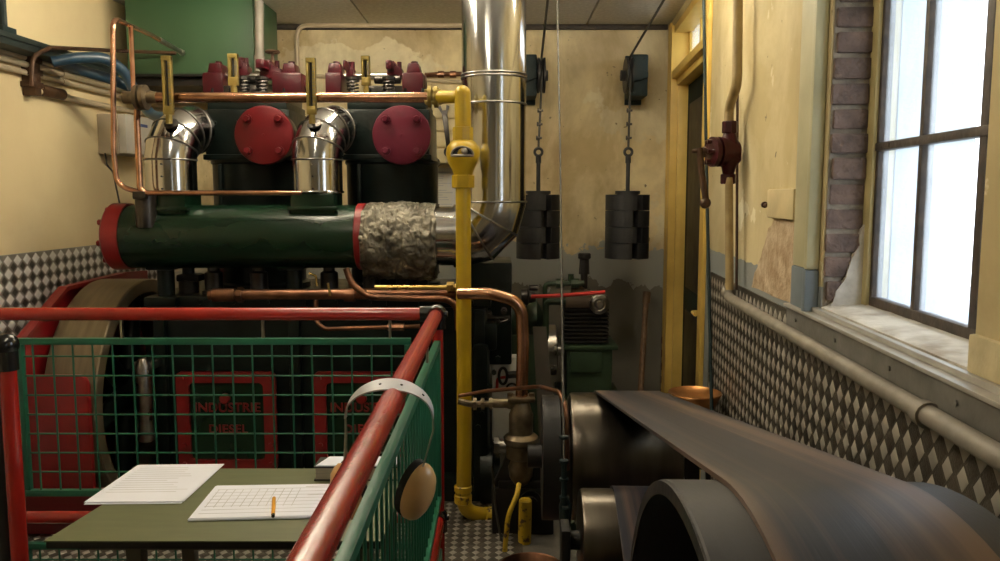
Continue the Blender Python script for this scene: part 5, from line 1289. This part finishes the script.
# ------------------------------------------------------------------ railing
RZ = at(430, 314, 2.95).z; RYd = 2.95; rx = at(436.5, 313, RYd).x
rl = thing('guard_railing', (rx, RYd, 0), 'red tube guard railing with green wire mesh panels around the olive table', 'railing')
rr = 0.0245
b = B(); b.cyl((-2.40, RYd, RZ), (rx-0.03, RYd, RZ), rr, 24); obj('top_rail', b, 'redrail', rl)
b = B(); b.cyl((rx, RYd-0.03, RZ), (rx+0.012, -0.6, RZ), rr, 24); obj('top_rail', b, 'redrail', rl)
b = B(); b.cyl((rx+0.004, RYd, 0.012), (rx+0.004, RYd, RZ-0.03), rr*0.85, 20); obj('post', b, 'redrail', rl)
b = B(); b.cyl((rx+0.012, -0.6, 0), (rx+0.012, -0.6, RZ), rr, 20); obj('post', b, 'redrail', rl)
zmid = at(60, 517, RYd).z
b = B(); b.cyl((-2.40, RYd, zmid), (rx-0.03, RYd, zmid), rr*0.95, 20); obj('mid_rail', b, 'redrail', rl)
b = B(); b.cyl((rx+0.004, RYd-0.03, zmid), (rx+0.014, -0.6, zmid), rr*0.95, 20); obj('mid_rail', b, 'redrail', rl)
for z_ in (RZ, zmid):
    b = B(); b.ball((rx, RYd, z_), 0.038, 20); b.cyl((rx-0.06, RYd, z_), (rx, RYd, z_), 0.031, 20); b.cyl((rx, RYd-0.055, z_), (rx, RYd, z_), 0.031, 20); b.cyl((rx+0.004, RYd, z_-0.055), (rx+0.004, RYd, z_+0.005), 0.031, 20)
    b.cyl((rx+0.03, RYd-0.005, z_), (rx+0.042, RYd-0.005, z_), 0.012, 8)
    obj('corner_joint', b, 'plastic_black', rl, label='glossy black corner joint')
# post at the other end of the side
px0 = at(6, 345, 2.33); 
b = B(); b.cyl((px0.x, 2.33, 0.012), (px0.x, 2.33, px0.z-0.06), rr, 20); obj('post', b, 'redrail', rl)
b = B(); b.cyl((px0.x, 2.33, px0.z-0.075), (px0.x, 2.33, px0.z+0.0), 0.031, 20); b.ball((px0.x, 2.33, px0.z), 0.036, 20); b.cyl((px0.x-0.06, 2.33, px0.z-0.03), (px0.x, 2.33, px0.z-0.03), 0.031, 20); obj('corner_joint', b, 'plastic_black', rl, label='glossy black end joint')
b = B(); b.cyl((px0.x-0.06, 2.33, px0.z-0.03), (px0.x-0.6, 2.33, px0.z-0.03), rr, 20); b.cyl((px0.x-0.045, 2.34, 0.012), (px0.x-0.045, 2.34, px0.z-0.05), 0.022, 16); obj('gate_rail', b, 'black', rl)
def mesh_panel(P0, ux, w, z0, z1, fr, wire, pitch, offs=0.0, cross=True):
    ux = V(ux).normalized(); uy = V((-ux.y, ux.x, 0)); P0 = V(P0)
    mx_ = Matrix(((ux.x, uy.x, 0, P0.x), (ux.y, uy.y, 0, P0.y), (0, 0, 1, 0), (0, 0, 0, 1)))
    b = B(mx_); d = 0.012
    b.box(0, w, -d, d, z1-fr, z1, bev=0.003); b.box(0, w, -d, d, z0, z0+fr, bev=0.003); b.box(0, fr, -d, d, z0+fr, z1-fr, bev=0.003); b.box(w-fr, w, -d, d, z0+fr, z1-fr, bev=0.003)
    p = obj('mesh_panel', b, 'green_mesh', rl)
    b = B(mx_)
    x = fr+pitch*0.5+offs
    while x < w-fr*1.2: b.tube([(x, -0.003, z0+0.004), (x, -0.003, z1-0.004)], wire, 6); x += pitch
    z = z1-fr-pitch*0.62
    while cross and z > z0+fr*1.2: b.tube([(0.004, 0.004, z), (w-0.004, 0.004, z)], wire, 6); z -= pitch
    obj('wire_mesh', b, 'green_mesh', p)
pz1, pz0 = at(200, 338, RYd).z, at(200, 495.5, RYd).z
xl_, xr_ = at(20, 400, RYd).x, at(411, 340, RYd).x
mesh_panel((xl_, RYd, 0), (1, 0, 0), xr_-xl_, pz0, pz1, 0.024, 0.0036, 0.0745)
lz1 = at(200, 542.5, RYd).z
xl2 = at(24, 545, RYd).x
mesh_panel((xl2, RYd, 0), (1, 0, 0), xr_-xl2, 0.012, lz1, 0.024, 0.0036, 0.0745)
Lr = RYd-0.05-0.1
mesh_panel((rx+0.006, RYd-0.05, 0), (0, -1, 0), Lr, pz0, pz1, 0.024, 0.0036, 0.066, cross=False)
mesh_panel((rx+0.006, RYd-0.05, 0), (0, -1, 0), Lr, 0.012, lz1, 0.024, 0.0036, 0.066, cross=False)
for px_ in (122, 263, 390):
    x = at(px_, 330, RYd).x; b = B(); b.box(x-0.004, x+0.004, RYd-0.008, RYd+0.008, pz1-0.005, RZ-rr+0.004); obj('panel_clip', b, 'steel', rl)
for y in (2.5, 0.6):
    b = B(); b.box(rx+0.002, rx+0.010, y-0.006, y+0.006, pz1-0.005, RZ-rr+0.004); obj('panel_clip', b, 'steel', rl)

# ------------------------------------------------------------------ table and papers
TZ = 0.68
def onz(px_, py_, z):
    d = ray(px_, py_); s = (z-CAM.z)/d.z; return CAM+d*s
ta, tb_, tc_ = onz(44, 541, TZ), onz(160, 468.5, TZ), onz(340, 470, TZ)
ty0, ty1 = ta.y, tb_.y; tx0 = (ta.x+tb_.x)/2; tx1 = -0.30
tbl = thing('work_table', ((tx0+tx1)/2, (ty0+ty1)/2, 0), 'low olive green table inside the red railing carrying papers', 'table')
b = B(); b.prism([(ta.x+0.002, ty0+0.002, TZ-0.0225), (tx1-0.002, ty0+0.002, TZ-0.0225), (tx1-0.002, ty1-0.002, TZ-0.0225), (tb_.x+0.002, ty1-0.002, TZ-0.0225)], (0, 0, 0.0195), bev=0.004); obj('table_edging', b, 'black', tbl)
b = B(); b.prism([(ta.x, ty0, TZ-0.003), (tx1, ty0, TZ-0.003), (tx1, ty1, TZ-0.003), (tb_.x, ty1, TZ-0.003)], (0, 0, 0.003)); obj('table_top', b, 'table', tbl)
b = B(); b.box(ta.x+0.07, tx1-0.03, ty0+0.04, ty0+0.06, TZ-0.042, TZ-0.02); b.box(ta.x+0.07, tx1-0.03, ty1-0.06, ty1-0.04, TZ-0.042, TZ-0.02); b.box(ta.x+0.07, ta.x+0.09, ty0+0.04, ty1-0.04, TZ-0.042, TZ-0.02); b.box(tx1-0.05, tx1-0.03, ty0+0.04, ty1-0.04, TZ-0.042, TZ-0.02); obj('table_apron', b, 'table_edge', tbl)
xl3 = onz(138, 550, TZ-0.05).x
for (x, y) in ((xl3, ty0+0.05), (tx1-0.05, ty0+0.05), (xl3-0.06+0.02, ty1-0.05), (tx1-0.05, ty1-0.05)):
    b = B(); b.box(x-0.02, x+0.02, y-0.02, y+0.02, 0.012 if y > 1.2 else 0, TZ-0.02, bev=0.004); obj('table_leg', b, 'table_edge', tbl)
def sheets(name, quad, n, label, cat, lines, z0=TZ, spread=0.004, tilt=0.0):
    q = [onz(x, y, z0+0.001) for x, y in quad]
    cen = sum((V(p) for p in q), V())/4
    t = thing(name, (cen.x, cen.y, z0), label, cat)
    b = B()
    for k in range(n):
        dx, dy = random.uniform(-1, 1)*spread, random.uniform(-1, 1)*spread
        z = z0+0.0006+k*0.0012
        if k == n-1: dx = dy = 0
        b.prism([(p.x+dx, p.y+dy, z) for p in q], (0, 0, 0.0009))
    obj('paper_sheets', b, 'sheet', t)
    zt_ = z0+0.0006+n*0.0012-0.0003
    b = B()
    a, u, v = q[0], q[1]-q[0], q[3]-q[0]
    def pt(s, r): return V((a.x+u.x*s+v.x*r, a.y+u.y*s+v.y*r, zt_))
    for (s0, r0, s1, r1, w) in lines:
        p, q2 = pt(s0, r0), pt(s1, r1); d_ = (q2-p).normalized(); pr = V((-d_.y, d_.x, 0))*w/2
        b.prism([p-pr, q2-pr, q2+pr, p+pr], (0, 0, 0.0003))
    obj('sheet_print', b, 'ink', t)
    return t, zt_
ln1 = [(0.08, 0.90-0.06*k, 0.08+random.uniform(0.5, 0.86), 0.90-0.06*k, 0.0022) for k in range(12)]
sheets('paper_stack', [(84, 504), (181, 503), (222, 465.5), (138, 466.5)], 5, 'fanned stack of printed sheets lying alone at the far end of the olive table', 'paper', ln1, spread=0.008)
ln2 = [(0.03, 0.12+0.105*k, 0.97, 0.12+0.105*k, 0.0018) for k in range(8)]+[(0.04+0.055*k, 0.3, 0.04+0.055*k, 0.85, 0.002) for k in range(11)]+[(0.62, 0.9, 0.9, 0.9, 0.004), (0.66, 0.62, 0.95, 0.62, 0.003)]
_, zpap = sheets('paper_stack', [(190, 521), (352, 517), (352, 486), (217, 488)], 7, 'white ruled form sheets on the olive table under an orange pen', 'paper', ln2, spread=0.005)
pn = thing('orange_pen', onz(273, 506, zpap+0.004), 'short orange pen lying across the ruled form sheets', 'pen')
a = onz(273.0, 516, zpap+0.005); c = onz(274.0, 498, zpap+0.005)
d_ = (c-a).normalized()
b = B(); b.cyl(a+d_*0.008, c, 0.0052, 12, bev=0.001); obj('pen_barrel', b, 'pen', pn)
b = B(); b.cyl(a-d_*0.002, a+d_*0.01, 0.0045, 10, r1=0.0052); obj('pen_tip', b, 'black', pn)
bkq = [onz(x, y, TZ) for x, y in ((314, 481), (360, 482))]
bko = thing('log_book', (bkq[0].x+0.1, bkq[0].y+0.08, TZ), 'thick closed book with dark cover at the back of the table under a white sheet', 'book')
x0, x1, y0, y1 = bkq[0].x, tx1-0.01, bkq[0].y, ty1-0.02
bh = at(314, 467, y0).z-TZ
b = B(); b.box(x0, x1, y0, y1, TZ+0.0005, TZ+0.004); b.box(x0, x1, y0, y1, TZ+bh-0.004, TZ+bh); b.box(x1-0.004, x1, y0, y1, TZ+0.004, TZ+bh-0.004); obj('book_cover', b, 'black', bko)
b = B(); b.box(x0+0.004, x1-0.004, y0+0.004, y1-0.004, TZ+0.004, TZ+bh-0.004); obj('book_pages', b, 'pages', bko)
b = B(); zb_ = TZ+bh
b.prism([(x0+0.006, y0+0.004, zb_+0.0006), (x1-0.01, y0+0.006, zb_+0.0006), (x1-0.01, y1-0.004, zb_+0.0006), (x0+0.03, y1-0.004, zb_+0.0006)], (0, 0, 0.003)); obj('loose_sheet', b, 'sheet', label='single white sheet lying on the thick closed book', cat='paper')

# ------------------------------------------------------------------ ear defenders over the rail
HY_ = 1.71
em = thing('ear_defenders', (rx, HY_, RZ+rr), 'tan ear defenders with a pale headband hung over the red rail', 'ear defenders')
L_ = at(346, 440, HY_); T_ = at(393, 389, HY_); R_ = at(433, 428, HY_)
cx_ = (L_.x+R_.x)/2; hw = (R_.x-L_.x)/2
band = []
ztop = RZ+rr+0.004
for i in range(33):
    a = PI*(1-i/32); zc_ = ztop-0.075
    band.append(V((cx_+hw*math.cos(a), HY_, zc_+0.075*math.sin(a)**0.9 if math.sin(a) > 0 else zc_)))
b = B(); rings = []
for i, p in enumerate(band):
    t = (band[min(i+1, 32)]-band[max(i-1, 0)]).normalized(); nn = V((-t.z, 0, t.x))
    hw_ = 0.010+0.013*math.sin(PI*i/32)
    w3 = V((0, hw_, 0))+nn*hw_*0.30*math.sin(PI*i/32)
    rings.append(b.vs([p+nn*0.0015+w3*-1, p+nn*0.0015+w3, p-nn*0.0015+w3, p-nn*0.0015-w3]))
for A_, B_ in zip(rings, rings[1:]):
    for j in range(4): b.face([A_[j], A_[(j+1) % 4], B_[(j+1) % 4], B_[j]])
b.face(rings[0]); b.face(rings[-1][::-1])
obj('headband', b, 'band', em, label='pale grey headband')
for i in (14, 19, 25):
    b = B(); p = band[i]; t = (band[i+1]-band[i-1]).normalized(); nn = V((-t.z, 0, t.x)); b.cyl(p, p+nn*0.0035, 0.003, 8); obj('band_rivet', b, 'blackmetal', em)
for s_ in (1, -1):
    e = band[-1] if s_ > 0 else band[0]
    cup = at(415, 490, HY_) if s_ > 0 else V((cx_-hw+0.012, HY_, at(415, 490, HY_).z))
    tilt = Matrix.Rotation(math.radians(-38*s_), 3, 'Z') @ Matrix.Rotation(math.radians(20*s_), 3, 'Y')
    b = B(); n = 24; rings = []
    for (h, f) in ((0.0, 0.97), (0.004, 1.0), (0.016, 0.96), (0.027, 0.85), (0.035, 0.64), (0.040, 0.34), (0.041, 0.0)):
        if f == 0: rings.append(b.vs([cup+tilt @ V((s_*h, 0, 0))]))
        else: rings.append(b.vs([cup+tilt @ V((s_*h, 0.042*f*math.cos(2*PI*j/n), 0.072*f*math.sin(2*PI*j/n))) for j in range(n)]))
    for A_, B_ in zip(rings, rings[1:]):
        for j in range(n):
            if len(B_) == 1: b.face([A_[j], B_[0], A_[(j+1) % n]])
            else: b.face([A_[j], B_[j], B_[(j+1) % n], A_[(j+1) % n]])
    b.face(rings[0]); cp_ = obj('ear_cup', b, 'tan_shell', em, label='smooth tan ear cup')
    b = B(); rings = []
    for (h, f) in ((0.0, 0.95), (-0.006, 1.0), (-0.018, 0.98), (-0.022, 0.85), (-0.018, 0.6)):
        rings.append(b.vs([cup+tilt @ V((s_*h, 0.042*f*math.cos(2*PI*j/n), 0.072*f*math.sin(2*PI*j/n))) for j in range(n)]))
    for A_, B_ in zip(rings, rings[1:]):
        for j in range(n): b.face([A_[j], B_[j], B_[(j+1) % n], A_[(j+1) % n]])
    b.face(rings[0]); b.face(rings[-1][::-1]); obj('ear_cushion', b, 'foam', cp_, label='black foam cushion')
    b = B(); pv = cup+tilt @ V((s_*0.031, -0.02, -0.005)); b.tube(fillet([e, e+V((0, -0.002, -0.03)), pv+V((0.004*s_, 0, 0.05)), pv], 0.03), 0.0022, 8); b.tube(fillet([e, e+V((0, 0.006, -0.03)), pv+V((0.004*s_, 0.035, 0.05)), pv+V((0, 0.035, 0))], 0.03), 0.0022, 8); b.ball(pv, 0.005, 8); obj('wire_yoke', b, 'steel', em)

# ------------------------------------------------------------------ lighting
def lamp_mat(name, col, strength):
    mt = bpy.data.materials.new(name); mt.use_nodes = True; b_ = mt.node_tree.nodes['Principled BSDF']
    b_.inputs['Emission Color'].default_value = (*col, 1); b_.inputs['Emission Strength'].default_value = strength; b_.inputs['Base Color'].default_value = (0.8, 0.8, 0.8, 1)
    M[name] = mt
def batten(x, y, rz, strength, col, label):
    t = thing('ceiling_batten', (x, y, ZC), label, 'ceiling light', 'fluorescent ceiling battens')
    mx_ = Matrix.Translation((x, y, 0)) @ Matrix.Rotation(rz, 4, 'Z')
    b = B(mx_); b.box(-0.65, 0.65, -0.03, 0.03, ZC-0.04, ZC-0.001, bev=0.006)
    for s_ in (-1, 1): b.box(s_*0.63-0.012, s_*0.63+0.012, -0.02, 0.02, ZC-0.085, ZC-0.035, bev=0.004)
    obj('batten_housing', b, 'white_box', t)
    lamp_mat('fluorescent_tube_'+str(int(strength)), col, strength)
    b = B(mx_); b.cyl((-0.62, 0, ZC-0.066), (0.62, 0, ZC-0.066), 0.016, 16); obj('lamp_tube', b, 'fluorescent_tube_'+str(int(strength)), t)
WARM = (1.0, 0.88, 0.66)
batten(0.34, 3.72, 0.0, 68, WARM, 'added unseen ceiling light by the steel flue brightening the back wall')  # extra lamp out of view, added to brighten the back wall and door frame
batten(-0.92, 3.75, PI/4, 120, WARM, 'long ceiling light beside the green tank')
batten(-0.85, 1.7, PI/2, 64, WARM, 'long ceiling light over the olive table')

w = bpy.data.worlds.new('world'); bpy.context.scene.world = w; w.use_nodes = True
nt = w.node_tree; bg = nt.nodes['Background']
sky = nt.nodes.new('ShaderNodeTexSky'); sky.sky_type = 'HOSEK_WILKIE'; sky.turbidity = 8; sky.sun_direction = V((0.4, -0.5, 0.75)).normalized()
mxn = nt.nodes.new('ShaderNodeMixRGB'); mxn.inputs[0].default_value = 0.85; mxn.inputs[2].default_value = (0.86, 0.93, 1.0, 1)
nt.links.new(sky.outputs[0], mxn.inputs[1]); nt.links.new(mxn.outputs[0], bg.inputs[0]); bg.inputs[1].default_value = 5.2

sc = bpy.context.scene
sc.view_settings.view_transform = 'Standard'; sc.view_settings.look = 'None'; sc.view_settings.gamma = 1.0; sc.view_settings.use_curve_mapping = False
sc.view_settings.exposure = 0.40
sc.cycles.max_bounces = 8; sc.cycles.diffuse_bounces = 4; sc.cycles.glossy_bounces = 4; sc.cycles.transparent_max_bounces = 12
sc.cycles.sample_clamp_indirect = 6.0; sc.cycles.use_denoising = True
